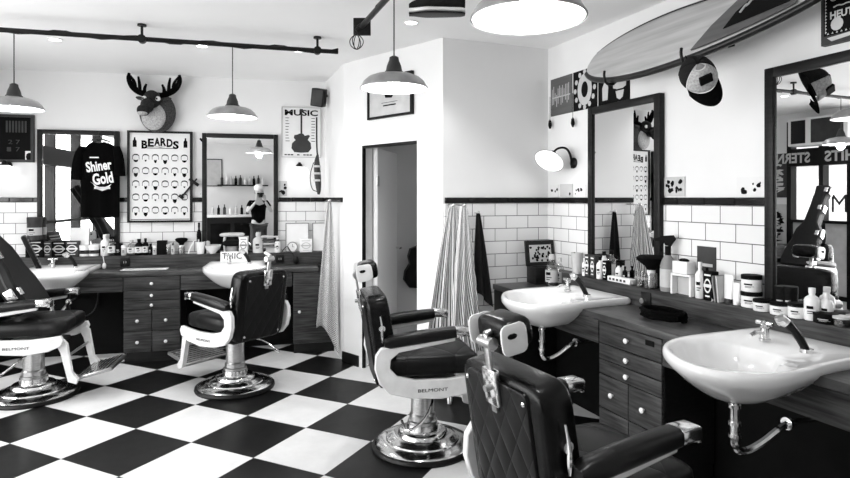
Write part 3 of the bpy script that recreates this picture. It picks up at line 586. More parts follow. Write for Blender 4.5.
# ---------------------------------------------------------------- pendants, rails, spots, wall lamps
def make_pendant(label, X, Y, zrim, ztop):
    t = thing('pendant_lamp', label, 'lamp', W0, (X, Y, zrim))
    o = [(.176, 0), (.178, .006), (.172, .014), (.158, .038), (.135, .058), (.105, .070), (.062, .078), (.050, .082)]
    i = [(r-.004, z-.003) for r, z in o[::-1]]; i[-1] = (.173, 0)
    MB().lathe(o, seg=48, caps=False).build('shade', 'galv', t, sharp=60); MB().lathe([(.171, .003), (.155, .034), (.132, .053), (.103, .064), (.06, .071), (.001, .073)], seg=48, caps=False).build('shade_inside', 'white_in', t, sharp=60)
    MB().lathe([(.050, .08), (.050, .088), (.043, .095), (.038, .12), (.026, .15), (.024, .165), (.012, .172)], seg=24).build('shade_cap', 'dgrey', t)
    MB().cyl((0, 0, .17), (0, 0, ztop-zrim), .0035, seg=8).build('cord', 'dgrey', t)
    MB().sell((0, 0, .03), (.036, .036, .036)).build('bulb', 'bulb', t)
    l = bpy.data.lights.new('pendant_glow', 'POINT'); l.energy = 9; l.shadow_soft_size = .04; lo = bpy.data.objects.new('pendant_glow', l); C.objects.link(lo); lo.parent = t; lo.location = (0, 0, -.02)
    return t
def P(px, Y): return (px-425)/590*Y
make_pendant('white pendant lamp hanging at the left edge over the chalkboard', P(14, 3.94), 3.94, 2.09, 2.60)
make_pendant('pendant lamp hanging over the middle chair, left of the MUSIC poster', P(232.5, 4.313), 4.313, 2.085, 2.60)
make_pendant('pendant lamp hanging in front of the small framed print', P(394, 3.096), 3.096, 2.07, 2.571)
make_pendant('largest looking pendant lamp, cut by the top of the picture', P(528, 1.806), 1.806, 2.045, 2.571)
def rail(name, label, p0, p1, clamps, wrap):
    t = thing(name, label, 'pipe rail', W0, p0); d = Vector(p1)-Vector(p0); L = d.length; u = d/L
    MB().cyl((0, 0, 0), d, .017, seg=14).build('pipe', 'dark_metal', t)
    n = int(L*7); q = u.cross(Vector((0, 0, 1)))
    cb = MB().tube([u*(L*k/n)+(q*math.cos(k*wrap)+Vector((0, 0, 1))*math.sin(k*wrap))*.026 for k in range(n+1)], .006, seg=6, smooth=1); cb.build('wrapped_cable', 'rubber', t)
    for c in clamps:
        p = u*c; MB().cyl(p+q*-.02, p+q*.02, .03, seg=14).cyl(p, p+Vector((0, 0, CEIL-p0[2]-.004)), .009).cyl(p+Vector((0, 0, CEIL-p0[2]-.014)), p+Vector((0, 0, CEIL-p0[2]-.002)), .03).build('ceiling_clamp', 'dark_metal', t)
    return t, u, L
def onrail(px, Y, z): return Vector((P(px, Y), Y, z))
pA = onrail(-40, 3.86, 2.615); pB = onrail(338, 4.52, 2.615)
rail('pipe_rail', 'long black pipe rail wrapped in cable under the ceiling at left', tuple(pA), tuple(pB), (1.09, 2.31), 1.9)
p0 = Vector((-.405, 3.75, 2.585)); dr_ = (Vector((.31, 1.82, 0))-Vector((-.405, 3.75, 0))).normalized(); p1 = p0+dr_*3.2
t, u, L = rail('pipe_rail', 'shorter black pipe rail carrying the lamp near the doorway', tuple(p0), tuple(p1), (1.2, 2.9), 2.4)
MB().box(-.05, .06, -.01, .01, -.055, .055, .003).build('end_plate', 'dark_metal', t); MB().cyl((0, 0, 0), (-.03, 0, -.03), .02).build('end_socket', 'dark_metal', t)
cg = MB()
for k in range(3):
    a = k*PI/3; cg.tube([(-.03+.0*math.cos(a), 0, -.04), (-.03+.045*math.cos(a), .045*math.sin(a), -.08), (-.03+.04*math.cos(a), .04*math.sin(a), -.12), (-.03, 0, -.15), (-.03-.04*math.cos(a), -.04*math.sin(a), -.12), (-.03-.045*math.cos(a), -.045*math.sin(a), -.08), (-.03, 0, -.04)], .003, seg=6)
cg.build('wire_cage', 'dark_metal', t)
def spot(px, py, label, at=None):
    Y = 590*(CEIL-1.5)/(197.5-py); t = thing('ceiling_spot', label, 'lamp', W0, at or (P(px, Y), Y, CEIL))
    MB().lathe([(.05, 0), (.052, -.006), (.042, -.008), (.04, -.002)], seg=24, caps=False).build('trim_ring', 'white', t); MB().cyl((0, 0, -.001), (0, 0, -.004), .04, seg=24).build('lens', 'spot', t)
    l = bpy.data.lights.new('spot_beam', 'SPOT'); l.energy = 24; l.spot_size = R(100); l.spot_blend = .6; l.shadow_soft_size = .04; lo = bpy.data.objects.new('spot_beam', l); C.objects.link(lo); lo.parent = t; lo.location = (0, 0, -.03)
spot(55, 39, 'recessed ceiling spot nearest the left edge'); spot(202, 45.5, 'recessed ceiling spot above the beard poster'); spot(298, 50, 'recessed ceiling spot above the MUSIC poster'); spot(411, 22, 'recessed ceiling spot below the hanging sneaker'); spot(490, -3, 'recessed ceiling spot at the top edge of the picture')
spot(0, 0, 'added ceiling spot over the left of the reception counter, brightening its reflection', (-1.6, -.4, CEIL)); spot(0, 0, 'added ceiling spot over the right of the reception counter, brightening its reflection', (.6, -.6, CEIL)); spot(0, 0, 'added ceiling spot above the open floor between shop door and reception', (-1.9, 1.6, CEIL))  # spots added to lighten the out-of-view part of the room that the mirrors reflect
# sconces
x, z, _ = RT.at(572, 163, .02); t = thing('gooseneck_lamp', 'lit gooseneck wall lamp beside the corner mirror', 'lamp', RT, (x, 0, z))
MB().lathe([(.04, 0), (.042, .008), (.03, .018), (.015, .025)], seg=20, mx=Matrix.Rotation(PI/2, 4, 'X')).build('wall_plate', 'black', t)
MB().tube([(0, -.02, -.04), (-.0, -.03, .06), (-.02, -.06, .12), (-.05, -.12, .115), (-.07, -.15, .07)], .009).build('gooseneck', 'black', t)
k = Matrix.Translation((-.07, -.155, .06)) @ Vector((-.30, .62, .75)).to_track_quat('Z', 'Y').to_matrix().to_4x4()
MB().lathe([(.018, .03), (.022, -.01), (.03, -.02), (.05, -.028), (.115, -.058), (.118, -.064)], seg=32, mx=k, caps=False).build('shade', 'galv', t); MB().lathe([(.002, -.018), (.05, -.032), (.113, -.062)], seg=32, mx=k, caps=False).build('shade_inside', 'white_in', t); MB().sell((0, 0, -.05), (.03, .03, .03), mx=k).build('bulb', 'bulb', t); MB().lathe([(.026, -.012), (.026, .025), (.014, .04)], seg=16, mx=k).build('socket', 'black', t)
l = bpy.data.lights.new('gooseneck_glow', 'POINT'); l.energy = 2; l.shadow_soft_size = .02; lo = bpy.data.objects.new('gooseneck_glow', l); C.objects.link(lo); lo.parent = t; lo.location = (-.052, -.195, .012)
for px, py, lb in ((299.5, 172, 'lit globe wall lamp below the MUSIC poster'), (4, 171, 'lit globe wall lamp at the left edge below the chalkboard')):
    x, z, _ = BK.at(px, py, .09); t = thing('globe_lamp', lb, 'lamp', BK, (x, 0, z)); MB().cyl((0, 0, .06), (0, -.02, .06), .035, seg=16).tube([(0, -.02, .06), (0, -.06, .10), (0, -.09, .08)], .007).lathe([(.012, .10), (.02, .07), (.045, .055), (.03, .05)], c=(0, -.09, 0), seg=16).build('bracket', 'dark_metal', t)
    MB().lathe([(.03, 0), (.034, .004), (.03, .010)], c=(0, -.09, .052), seg=24).build('collar', 'dgrey', t)
    MB().sell((0, -.09, -.01), (.095, .075, .068), .9, 1, 28, 14).build('globe', 'globe', t)
    l = bpy.data.lights.new('globe_glow', 'POINT'); l.energy = .12; l.shadow_soft_size = .07; lo = bpy.data.objects.new('globe_glow', l); C.objects.link(lo); lo.parent = t; lo.location = (0, -.2, -.02)

# ---------------------------------------------------------------- surfboard, cap, sneaker, speaker
x0 = RT.at(579, 72, .28)[0]; x1 = 2.45; Lb = x1-x0; zA = 2.235
t = thing('surfboard', 'long wooden surfboard hung high along the right hand wall', 'surfboard', RT, (x0, -.20, 2.405))
tl = Matrix.Rotation(R(-32), 4, 'X')       # leans: lower rail out from the wall
def outline(k):  # half width
    s = math.sin(PI*min(1, max(0, k))**.75); return .225*max(s, 0)**.62
rings = []; N = 40
for j in range(N+1):
    k = j/N; wd = max(outline(k), .012); rings.append([Vector((k*Lb, .028*min(1, wd/.1)*math.copysign(abs(math.cos(a))**.7, math.cos(a))-.0, wd*math.sin(a))) for a in [2*PI*q/20 for q in range(20)]])
sb = MB().loft(rings).mv(tl).build('board', 'board', t, sharp=60)
r = MB()
lo_ = [Vector((j/N*Lb, 0, -outline(j/N)-.002)) for j in range(1, N)]; r.tube([tl @ p for p in lo_], .019, seg=10, smooth=0); hi_ = [Vector((j/N*Lb, 0, outline(j/N)+.002)) for j in range(1, N)]; r.tube([tl @ p for p in hi_], .012, seg=8, smooth=0); r.build('rail', 'board_rail', sb)
def q2(k, f): return Vector((k*Lb, -.031, f*outline(k)))
MB().prism([(q.x, q.z) for q in [q2(.60, -.88), q2(.64, -.2), q2(.70, .5), q2(.74, .9)]+[q2(.74+.03*k, .92) for k in range(1, 7)]+[q2(.92-.04*k, -.90) for k in range(8)]], 'y', -.0315, -.024).mv(tl).build('stained_section', 'dark_deck', sb)
MB().prism([(q2(.70, -.55).x, q2(.70, -.55).z), (q2(.90, -.55).x, q2(.90, -.55).z), (q2(.93, .5).x, q2(.93, .5).z), (q2(.84, .85).x, q2(.84, .85).z), (q2(.77, .6).x, q2(.77, .6).z), (q2(.72, 0).x, q2(.72, 0).z)], 'y', -.0345, -.026).mv(tl).build('nose_panel', 'ink', sb)
MB().tube([(.74*Lb, -.036, -.02), (.75*Lb, -.036, .03), (.755*Lb, -.036, .01), (.765*Lb, -.036, .06), (.77*Lb, -.036, .04), (.785*Lb, -.036, .09)], .006, smooth=1).mv(tl).build('nose_lettering', 'lgrey', sb)
for px in (612, 690):
    x, z, _ = RT.at(px, 77, .3); zz = 2.385-.20; h = thing('board_hook', 'black hook holding the surfboard ' + ('near its tail' if px == 612 else 'behind the hanging cap'), 'hook', RT, (x, 0, 0))
    wd = outline((x-x0)/Lb); ry, rz_ = -.20-.53*wd, 2.405-.848*wd
    MB().tube([(0, 0, rz_+.13), (0, ry+.07, rz_+.04), (0, ry+.02, rz_-.035), (0, ry-.04, rz_-.03), (0, ry-.055, rz_+.02), (0, ry-.05, rz_+.05)], .008).box(-.02, .02, -.006, 0, rz_+.09, rz_+.17).build('arm', 'black', h)
# cap
cx, cy = P(698, 2.93), 2.93; cz = 1.5-(76-197.5)/590*2.93
t = thing('baseball_cap', 'baseball cap with a pale front panel hanging from the surfboard', 'cap', W0, (cx, cy, cz), R(-14))
km = Matrix.Rotation(R(-24), 4, 'Y') @ Matrix.Rotation(R(62), 4, 'X')   # crown axis towards the camera, brim down
def dome(u0, u1, r=1.): return lambda i, j: km @ Vector((.083*r*math.cos(PI/2*j)*math.cos(u0+(u1-u0)*i), .10*r*math.cos(PI/2*j)*math.sin(u0+(u1-u0)*i), .105*r*math.sin(PI/2*min(j, .995))))
cr = MB().grid(dome(R(-20), R(200)), 24, 12).build('crown', 'cloth_dark', t, solid=.003); MB().grid(lambda i, j: dome(R(205), R(335), 1.02)(i, j*.72), 18, 12).build('front_panel', 'fur_white', cr, solid=.003)
MB().sell((0, 0, .107), (.01, .01, .006), mx=km).build('top_button', 'ink', cr)
MB().grid(lambda i, j: km @ Vector((.078*math.cos(R(200+140*i))*(1+.02*j), -.005+.098*math.sin(R(200+140*i))-.075*j*math.sin(PI*(.12+.76*i)), -.012-.02*j*j+.0*i)), 18, 6).build('brim', 'cloth_black', cr, solid=.004)
MB().prism([(-.03, .025), (.03, .025), (.03, .07), (-.03, .07)], 'y', -.104, -.09).mv(km @ Matrix.Rotation(R(-14), 4, 'X')).build('logo_patch', 'ink', cr)
for a in (30, 90, 150): MB().tube([km @ Vector((.085*math.cos(R(a))*math.cos(q), .102*math.sin(R(a))*math.cos(q), .107*math.sin(q))) for q in [j*PI/16 for j in range(9)]], .0022, seg=6, smooth=0).build('seam', 'ink', cr)
MB().grid(lambda i, j: dome(R(225), R(315), 1.025)(i, .76+j*.2), 10, 6).build('rear_opening', 'grey', cr, solid=.002)
MB().cyl(km @ Vector((0, .098, .0)), km @ Vector((0, .13, .02)), .003).build('hanging_loop', 'ink', cr)
# sneaker hung from the ceiling
Y = 2.95; t = thing('sneaker', 'dark canvas sneaker with white sole hanging from the ceiling', 'shoe', W0, (P(437, Y), Y, 1.5-(13-197.5)/590*Y))
def foot(k, m_=1.): wd = (.030+.016*math.sin(PI*(k*.55+.1))+.008*k)*m_; return wd*max(.25, min(1, (1-k)*3.2, k*9+.35))**.5
def shoe(z0, z1, g, hfn=None):
    rr = []
    for j in range(25):
        k = j/24; x = .14-.28*k; wd = foot(k)*g; zt = z1 if hfn is None else hfn(k); rr.append([Vector((x, wd*math.cos(a), z0+(zt-z0)*(.5+.5*math.copysign(abs(math.sin(a))**.6, math.sin(a))))) for a in [2*PI*q/16 for q in range(16)]])
    return MB().loft(rr)
shoe(-.012, -.002, 1.02).build('outsole', 'rubber', t); shoe(-.002, .022, 1.05).build('sole', 'white', t)
up = shoe(.02, 0, .92, lambda k: .022+.075*(1-k)**.6*(1 if k > .28 else 1)+.02).build('upper', 'cloth_dark', t)
lc = MB(); [lc.tube([(.02-.022*k, -.035, .085-.008*k), (.015-.022*k, 0, .102-.008*k), (.02-.022*k, .035, .085-.008*k)], .004, seg=6) for k in range(4)]; lc.tube([(.03, 0, .10), (.03, 0, .2), (.03, 0, CEIL-t.location.z)], .0025, seg=6).build('laces', 'white', up)
# speaker in the corner
x, z, _ = BK.at(319, 97, .25); t = thing('speaker', 'small black loudspeaker bracketed high in the corner beside the MUSIC poster', 'speaker', BK, (x, -.22, z), R(-20)); k = Matrix.Rotation(R(10), 4, 'Y') @ Matrix.Rotation(R(12), 4, 'X')
MB().box(-.065, .065, -.06, .06, -.09, .09, .008).mv(k).build('cabinet', 'black', t); MB().box(-.058, .058, -.066, -.06, -.08, .08, .003).mv(k).build('grille', 'dgrey', t); MB().tube([(.02, .05, 0), (.08, .12, .05), (.10, .20, .06)], .012).build('bracket', 'dark_metal', t)
# long hanging carved stick and the checked cloth on the return wall
x, z, Y = SD.at(329, 150, .05)
t = thing('hanging_stick', 'long slim dark object hung upright in the corner below the speaker', 'ornament', BK, (-.10, -.35, 0)); 
MB().tube([(0, 0, 2.30), (0, 0, 2.0), (.01, 0, 1.9)], .008).build('cord', 'dark_metal', t); MB().tube([(.01, 0, 1.93), (0, 0, 1.85), (.01, 0, 1.7), (.02, 0, 1.58), (.02, 0, 1.53)], [.01, .03, .035, .025, .012]).build('carved_body', 'dgrey', t)
b = MB(); [b.cyl((.005, 0, zz), (.005, 0, zz+.02), .037) for zz in (1.8, 1.73, 1.66)]; b.build('pale_bands', 'lgrey', t); MB().tube([(-.03, 0, 1.85), (-.07, 0, 1.72), (-.05, 0, 1.58), (0, 0, 1.56)], .004, smooth=2).build('string', 'dark_metal', t)

# ---------------------------------------------------------------- hanging cloths
def hang(name, label, cat, F, x, y, z_top, w0, w1, H, m_, folds=5, amp=.03, lean=0., ph=0., hem=0.):
    def fn(i, j):
        k = 1-j; w_ = w0+(w1-w0)*(k**.8); u = i-.5
        return Vector((u*w_+lean*k, -amp*(.3+.9*k)*(1+math.sin(u*folds*2*PI+ph+1.3*k))*.5*(1-.25*abs(u))-.01, -H*k*(1-hem*math.cos(u*4+ph)*.5+hem*u)))
    o = MB().grid(fn, 90, 36); t = thing(name, label, cat, F, (x, y, z_top))
    o.build('cloth', m_, t, solid=.003, sharp=80); MB().cyl((0, -y-.003, .0), (0, -.02, .0), .006).sell((0, -.025, .004), (.012, .012, .012)).build('hook', 'chrome', t); return t
x, z, _ = MD.at(459, 205, .05); 
hang('striped_cape', 'striped barber cape hanging nearest the doorway on the tiled wall', 'cape', MD, MD.at(452, 205, .09)[0], -.09, 1.44, .06, .40, 1.0, 'cape', 4, .06, -.03, 0.4, .10)
hang('striped_cape', 'striped barber cape with slanting lines, right of and in front of the other cape', 'cape', MD, MD.at(463, 205, .16)[0], -.16, 1.44, .05, .30, 1.26, 'cape2', 3, .05, -.0, 2.0, -.16)
hang('dark_towel', 'dark towel hanging between the striped capes and the worktop', 'towel', MD, MD.at(477, 217, .05)[0], -.05, 1.38, .03, .17, .66, 'cloth_dark', 2, .04, .03, 1., .1)
hang('checked_cloth', 'finely checked cloth hanging at the right end of the back worktop', 'cloth', BK, BK.at(329.5, 205, .75)[0], -.75, 1.47, .03, .21, 1.28, 'towel', 2, .04, -.02, .8, .12)

# ---------------------------------------------------------------- t-shirt on the left mirror
xs, zs, _ = BK.at(98.5, 180, .08); px_m = (BK.at(110, 180, .08)[0]-BK.at(100, 180, .08)[0])/10
t = thing('hanging_shirt', 'black shirt with white script print hanging over the left mirror', 'shirt', BK, (xs, -.09, 0))
def zz(py): return BK.at(98.5, py, .08)[1]
sh = [(-.06, zz(142)), (-.17, zz(148)), (-.225, zz(178)), (-.15, zz(181)), (-.14, zz(160)), (-.135, zz(185)), (-.13, zz(217)), (.19, zz(217.5)), (.20, zz(185)), (.205, zz(160)), (.225, zz(160)), (.23, zz(152)), (.19, zz(144)), (.06, zz(141)), (.03, zz(145)), (0, zz(146.5)), (-.03, zz(145))]
def body(x_, z_): return -.012*math.sin(x_*38)*max(0, min(1, (zz(150)-z_)*3))
zt, zbm = zz(142), zz(217.5)
def tee(side):
    def fn(i, j):
        z_ = zbm+(zt-zbm)*j; k = (zt-z_)/(zt-zbm)
        wl = -.05-.10*min(1, k*6)**.6; wr = .06+.13*min(1, k*5)**.6; x_ = wl+(wr-wl)*i; d = .03*math.sqrt(max(0, 1-((i-.5)*2)**2))
        neck = .012*max(0, 1-((x_-.005)/.05)**2)*(j > .97)
        return Vector((x_, side*d+body(x_, z_), z_-neck))
    return fn
b = MB().grid(tee(-1), 40, 30); b.grid(tee(1), 40, 30); b.build('body', 'cloth_black', t, solid=.002, sharp=80)
for s, pts in ((-1, [(-.13, 0, zz(147)), (-.175, -.01, zz(158)), (-.185, -.01, zz(180))]), (1, [(.16, 0, zz(147)), (.19, -.01, zz(158)), (.195, -.01, zz(176))])): MB().tube(pts, [.035, .045, .05], seg=14).build('sleeve', 'cloth_black', t)
b = MB(); k = Matrix.Rotation(R(-9), 4, 'Y')
b.text('Shiner', 0, 0, .225, .10, -.05, mx=Matrix.Translation((.02, 0, zz(166))) @ k, bold=.03).text('Gold', 0, 0, .18, .11, -.05, mx=Matrix.Translation((.055, 0, zz(178.5))) @ k, bold=.03).box(-.06, .02, -.051, -.05, zz(158.5), zz(157.3)).box(-.02, .12, -.051, -.05, zz(189), zz(187)).prism([(-.05, zz(182)), (-.03, zz(184)), (.0, zz(189)), (.05, zz(191)), (.10, zz(189)), (.13, zz(184)), (.10, zz(186)), (.05, zz(188)), (0, zz(186))], 'y', -.051, -.05)
b.build('print', 'white', t); MB().tube([(-.07, 0, zz(141)), (0, 0, zz(137.5)), (.075, 0, zz(141))], .006).tube([(0, 0, zz(138)), (0, 0, zz(134)), (.01, .02, zz(131)), (.0, .055, zz(131))], .003).build('hanger', 'dgrey', t)

# ---------------------------------------------------------------- products
def item(kind, F, px, pyt, pyb, wpx, label, body='white', cap='black', lab=None, off=.07, z0=.937, name=None, cat=None, rz=0.):
    x, zb, Y = F.at(px, pyb, off); h = (pyb-pyt)/590*Y; r = wpx/590*Y/2
    def mark(rr, z0_, z1_):
        a0, a1 = (R(-95), R(-35)) if F is RT else (R(-115), R(-65)); q = MB()
        for u0, u1, v0, v1 in ((.0, .8, .62, 1), (.1, .95, .25, .36), (.1, .7, 0, .1)):
            q.grid(lambda i, j: Vector((rr*math.cos(a0+(a1-a0)*(u0+(u1-u0)*i)), rr*math.sin(a0+(a1-a0)*(u0+(u1-u0)*i)), z0_+(z1_-z0_)*(v0+(v1-v0)*j))), 6, 1)
        q.build('printed_lines', 'ink' if body != 'ink' or lab else 'lgrey', t, solid=.0006)
    nm = name or {'bottle': 'bottle', 'jar': 'jar', 'box': 'box', 'spray': 'spray_bottle', 'tube': 'tube', 'can': 'can', 'cup': 'cup', 'bowl': 'bowl'}[kind]
    t = thing(nm, label, cat or nm.replace('_', ' '), F, (x, -off, z0), rz)
    if kind == 'bottle':
        MB().lathe([(r*.92, 0), (r, .004), (r, h*.62), (r*.85, h*.70), (r*.38, h*.78), (r*.38, h*.86)], seg=20).build('bottle_body', body, t); MB().lathe([(r*.45, h*.84), (r*.45, h), (r*.3, h*1.0)], seg=16).build('cap', cap, t)
        if lab: MB().lathe([(r*1.02, h*.15), (r*1.02, h*.52)], seg=20, caps=False).build('paper_label', lab, t)
        if lab or body in ('white', 'lgrey', 'ink'): mark(r*1.035, h*.22, h*.46)
    elif kind in ('jar', 'can'):
        MB().lathe([(r*.95, 0), (r, .003), (r, h*.74), (r*.9, h*.78)], seg=28).build('jar_body', body, t); MB().lathe([(r*1.02, h*.74), (r*1.03, h*.97), (r*.97, h)], seg=28).build('lid', cap, t)
        if lab: MB().lathe([(r*1.01, h*.22), (r*1.01, h*.55)], seg=28, caps=False).build('paper_label', lab, t)
        if body != 'jarglass': mark(r*1.02, h*.26, h*.5)
    elif kind == 'box':
        MB().box(-r, r, -r*.5 if r*.5 < .05 else -.05, .035, 0, h, .002).build('carton', body, t); d = -r*.5 if r*.5 < .05 else -.05
        if lab:
            q = MB(); o_ = [(math.cos(a*PI/8)*r*.74, h*.5+math.sin(a*PI/8)*h*.25) for a in range(16)]; n_ = [(u*.78, h*.5+(v-h*.5)*.75) for u, v in o_]
            for a in range(16): q.prism([o_[a], o_[(a+1) % 16], n_[(a+1) % 16], n_[a]], 'y', d-.001, d)
            q.box(-r*.85, r*.85, d-.0015, d, h*.45, h*.56).box(-r*.5, r*.5, d-.001, d, h*.12, h*.17).box(-r*.7, r*.7, d-.001, d, h*.84, h*.9).build('printed_emblem', lab, t)
    elif kind == 'tube':
        MB().loft([[Vector((r*(1 if k else .9)*math.cos(a), r*.6*(1-k*.85)*math.sin(a), h*(.15+.85*k))) for a in [2*PI*q/16 for q in range(16)]] for k in (0, .5, 1)]).build('tube_body', body, t); MB().cyl((0, 0, 0), (0, 0, h*.16), r*.75).build('cap', cap, t)
    elif kind == 'spray':
        MB().lathe([(r*.95, 0), (r, .01), (r, h*.45), (r*.8, h*.55), (r*.3, h*.66)], seg=22).build('bottle_body', body, t); MB().cyl((0, 0, h*.64), (0, 0, h*.80), r*.38).prism([(-r*1.7, h*.885), (-r*1.7, h*.93), (-r*.5, h*.985), (r*.7, h), (r*1.0, h*.93), (r*.35, h*.80), (-r*.3, h*.82), (-r*.5, h*.88)], 'y', -r*.22, r*.22).tube([(-r*.5, 0, h*.88), (-r*1.05, 0, h*.80), (-r*.95, 0, h*.70)], r*.12).build('trigger_head', cap, t)
        if lab: MB().lathe([(r*1.02, h*.08), (r*1.02, h*.4)], seg=22, caps=False).build('paper_label', lab, t)
    elif kind == 'cup': MB().lathe([(r*.75, 0), (r, h), (r*.9, h), (r*.68, .006)], seg=22).build('cup_body', body, t)
    elif kind == 'bowl': MB().lathe([(r*.4, 0), (r*.42, .006), (r*.8, h*.5), (r, h), (r*.94, h), (r*.7, h*.5), (.002, .01)], seg=26).build('bowl_body', body, t)
    return t
B, T = BK, RT
# back ledge, left to right
t = item('box', B, 36, 239, 256, 16, 'wide dark carton under the big dark tub, left end of the back ledge', 'ink', lab='lgrey', off=.08)
x, z_, Y = B.at(34.5, 238, .08); item('jar', B, 34.5, 215, 238, 13, 'big dark tub with pale label on the left wide carton', 'dgrey', 'dgrey', 'lgrey', off=.08, z0=.937+17/590*5.55)
for px, wd, m_, l_, lb in ((48, 8, 'dgrey', 'lgrey', 'narrow dark carton with an oblong emblem, second on the back ledge'), (60, 13, 'ink', 'lgrey', 'dark carton with a winged emblem, third on the back ledge'), (73, 12, 'dgrey', 'paper', 'dark carton with a white framed emblem beside the white tubs')):
    item('box', B, px, 240.5, 256, wd, lb, m_, lab=l_, off=.08)
for px, lb in ((84.5, 'squat white tub left of the soap sprayer, first of two'), (94, 'squat white tub left of the soap sprayer, second of two')): item('jar', B, px, 245, 256, 9, lb, 'white', 'white', 'dgrey', off=.08)
t = thing('white_card', 'blank white card standing on the ledge under the shirt', 'card', B, (B.at(79, 240, .06)[0], -.06, .937)); MB().box(-.085, .085, -.002, .002, 0, .27).mv(Matrix.Rotation(R(-3), 4, 'X')).build('sheet', 'paper', t)
for a in ((105, 234, 255, 8, 'bottle', 'tall white pump bottle at the left mirror edge', 'white', 'white', None), (112, 236, 255, 8, 'bottle', 'clear bottle with dark top next to the tall white pump bottle', 'jarglass', 'ink', 'paper'), (119, 243, 255, 7, 'jar', 'small dark jar under the edge of the shirt', 'ink', 'ink', None), (124, 245, 255, 6, 'jar', 'small pale jar left of the round shouldered bottle', 'lgrey', 'white', None),
    (131.5, 240, 255, 8, 'bottle', 'round shouldered clear bottle under the beard poster', 'jarglass', 'lgrey', 'paper'), (139, 239, 255, 7.5, 'bottle', 'dark bottle with a big white label under the beard poster', 'ink', 'ink', 'paper'), (145.5, 238.5, 255, 5.5, 'bottle', 'slim dark bottle with white label next to the big label bottle', 'ink', 'ink', 'paper'),
    (150.5, 244, 255, 4.5, 'bottle', 'small black bottle left of the black box', 'ink', 'ink', None), (155, 246, 255, 4.5, 'jar', 'tiny pale pot touching the black box', 'lgrey', 'white', None), (162, 241, 255, 9, 'box', 'plain black box on the ledge under the oval sticker', 'ink', 'ink', None),
    (168.5, 245, 255, 5, 'jar', 'small clear jar right of the black box', 'jarglass', 'lgrey', None), (173, 244, 255, 4, 'bottle', 'thin pale bottle left of the duster brush', 'lgrey', 'dgrey', None), (199, 224, 255, 4.5, 'bottle', 'tall black bottle at the left edge of the chair mirror', 'ink', 'ink', None),
    (200.5, 243, 255, 9, 'cup', 'white paper cup left of the chair mirror', 'white', 'ink', None), (212.5, 247, 255, 15, 'bowl', 'shallow white shaving bowl in front of the chair mirror', 'porcelain', 'ink', None)):
    item(a[4], B, a[0], a[1], a[2], a[3], a[5], a[6], a[7], a[8], off=.07 if a[0] not in (199,) else .05)
def duster(F, px, off, z0, label, s=1., glass=True, flare=1.):
    x = F.at(px, 250, off)[0]; t = thing('duster_brush', label, 'brush', F, (x, -off, z0))
    if glass: MB().lathe([(.034*s, 0), (.036*s, .004), (.034*s, .085*s), (.031*s, .085*s), (.032*s, .008)], seg=24).build('glass_holder', 'jarglass', t)
    MB().lathe([(.010*s, .006), (.016*s, .02), (.012*s, .06*s), (.022*s, .085*s), (.022*s, .10*s)], seg=18).build('handle', 'white', t)
    MB().lathe([(.021*s, .098*s), (.03*s, .12*s), (.062*s*flare, .15*s), (.068*s*flare, .165*s), (.05*s*flare, .178*s), (.01*s, .182*s)], seg=30).build('bristles', 'bristle', t)
duster(B, 181.5, .07, .937, 'black bristled duster brush in a glass, right end under the beard poster', .9)
t = thing('shaving_brush', 'white shaving brush standing in front of the chair mirror', 'brush', B, (B.at(207.5, 240, .045)[0], -.040, .937)); MB().lathe([(.014, 0), (.012, .03), (.017, .05), (.012, .06)], seg=16).build('handle', 'white', t); MB().lathe([(.013, .06), (.022, .10), (.018, .12), (.002, .125)], seg=16).build('bristles', 'lgrey', t)
t = thing('cut_throat_comb', 'white curved comb leaning beside the duster brush', 'comb', B, (B.at(191.5, 250, .08)[0], -.08, .937)); MB().tube([(-.03, 0, .004), (-.015, 0, .06), (.015, 0, .10), (.02, .0, .13)], [.006, .008, .008, .005]).build('comb_body', 'white', t)
# clipper station in front of chair mirror
t = thing('clipper_stand', 'white clipper stand with an oval tray before the chair mirror', 'stand', B, (B.at(232, 250, .07)[0], -.07, .937)); MB().sell((0, 0, .185), (.12, .05, .018), .6, .8).build('tray', 'lgrey', t); MB().cyl((0, 0, 0), (0, 0, .07), .055).build('drum', 'grey', t); MB().sell((0, 0, .10), (.09, .045, .03), .6, .6).build('dark_body', 'ink', t); MB().tube([(-.07, .02, .004), (-.08, .02, .1), (-.07, .0, .17)], .01).tube([(.07, .02, .004), (.085, .02, .1), (.07, .0, .17)], .01).build('support', 'white', t)
item('box', B, 243.5, 238, 254, 8, 'white carton right of the clipper stand', 'white', lab='grey', off=.1)
t = thing('price_plate', 'white lettered plate leaning on the back ledge above the middle basin', 'sign', B, (B.at(234, 257, .16)[0], -.165, .862)); k = Matrix.Rotation(R(-14), 4, 'X'); MB().box(-.13, .13, -.002, .002, 0, .10).mv(k).build('plate', 'paper', t); MB().text('THIC', -.02, .055, .19, .06, -.003).mv(k).build('lettering', 'ink', t)
item('bottle', B, 258, 236, 256, 10, 'tall oval pale brush bottle left of the stacked trays', 'lgrey', 'lgrey', None, off=.09)
t = thing('tray_stack', 'stack of flat grey tool trays in front of the chair mirror', 'trays', B, (B.at(268, 250, .07)[0], -.07, .937))
for k_ in range(4): MB().box(-.10+.01*k_, .11, -.05, .03, .05+.035*k_, .062+.035*k_, .003).build('tray', ['grey', 'lgrey', 'dgrey', 'lgrey'][k_], t)
MB().box(-.02, .08, -.03, .03, 0, .05).build('stand_block', 'lgrey', t)
item('bottle', B, 277.5, 240, 255, 6, 'small white bottle left of the round clock', 'white', 'white', None, off=.09)
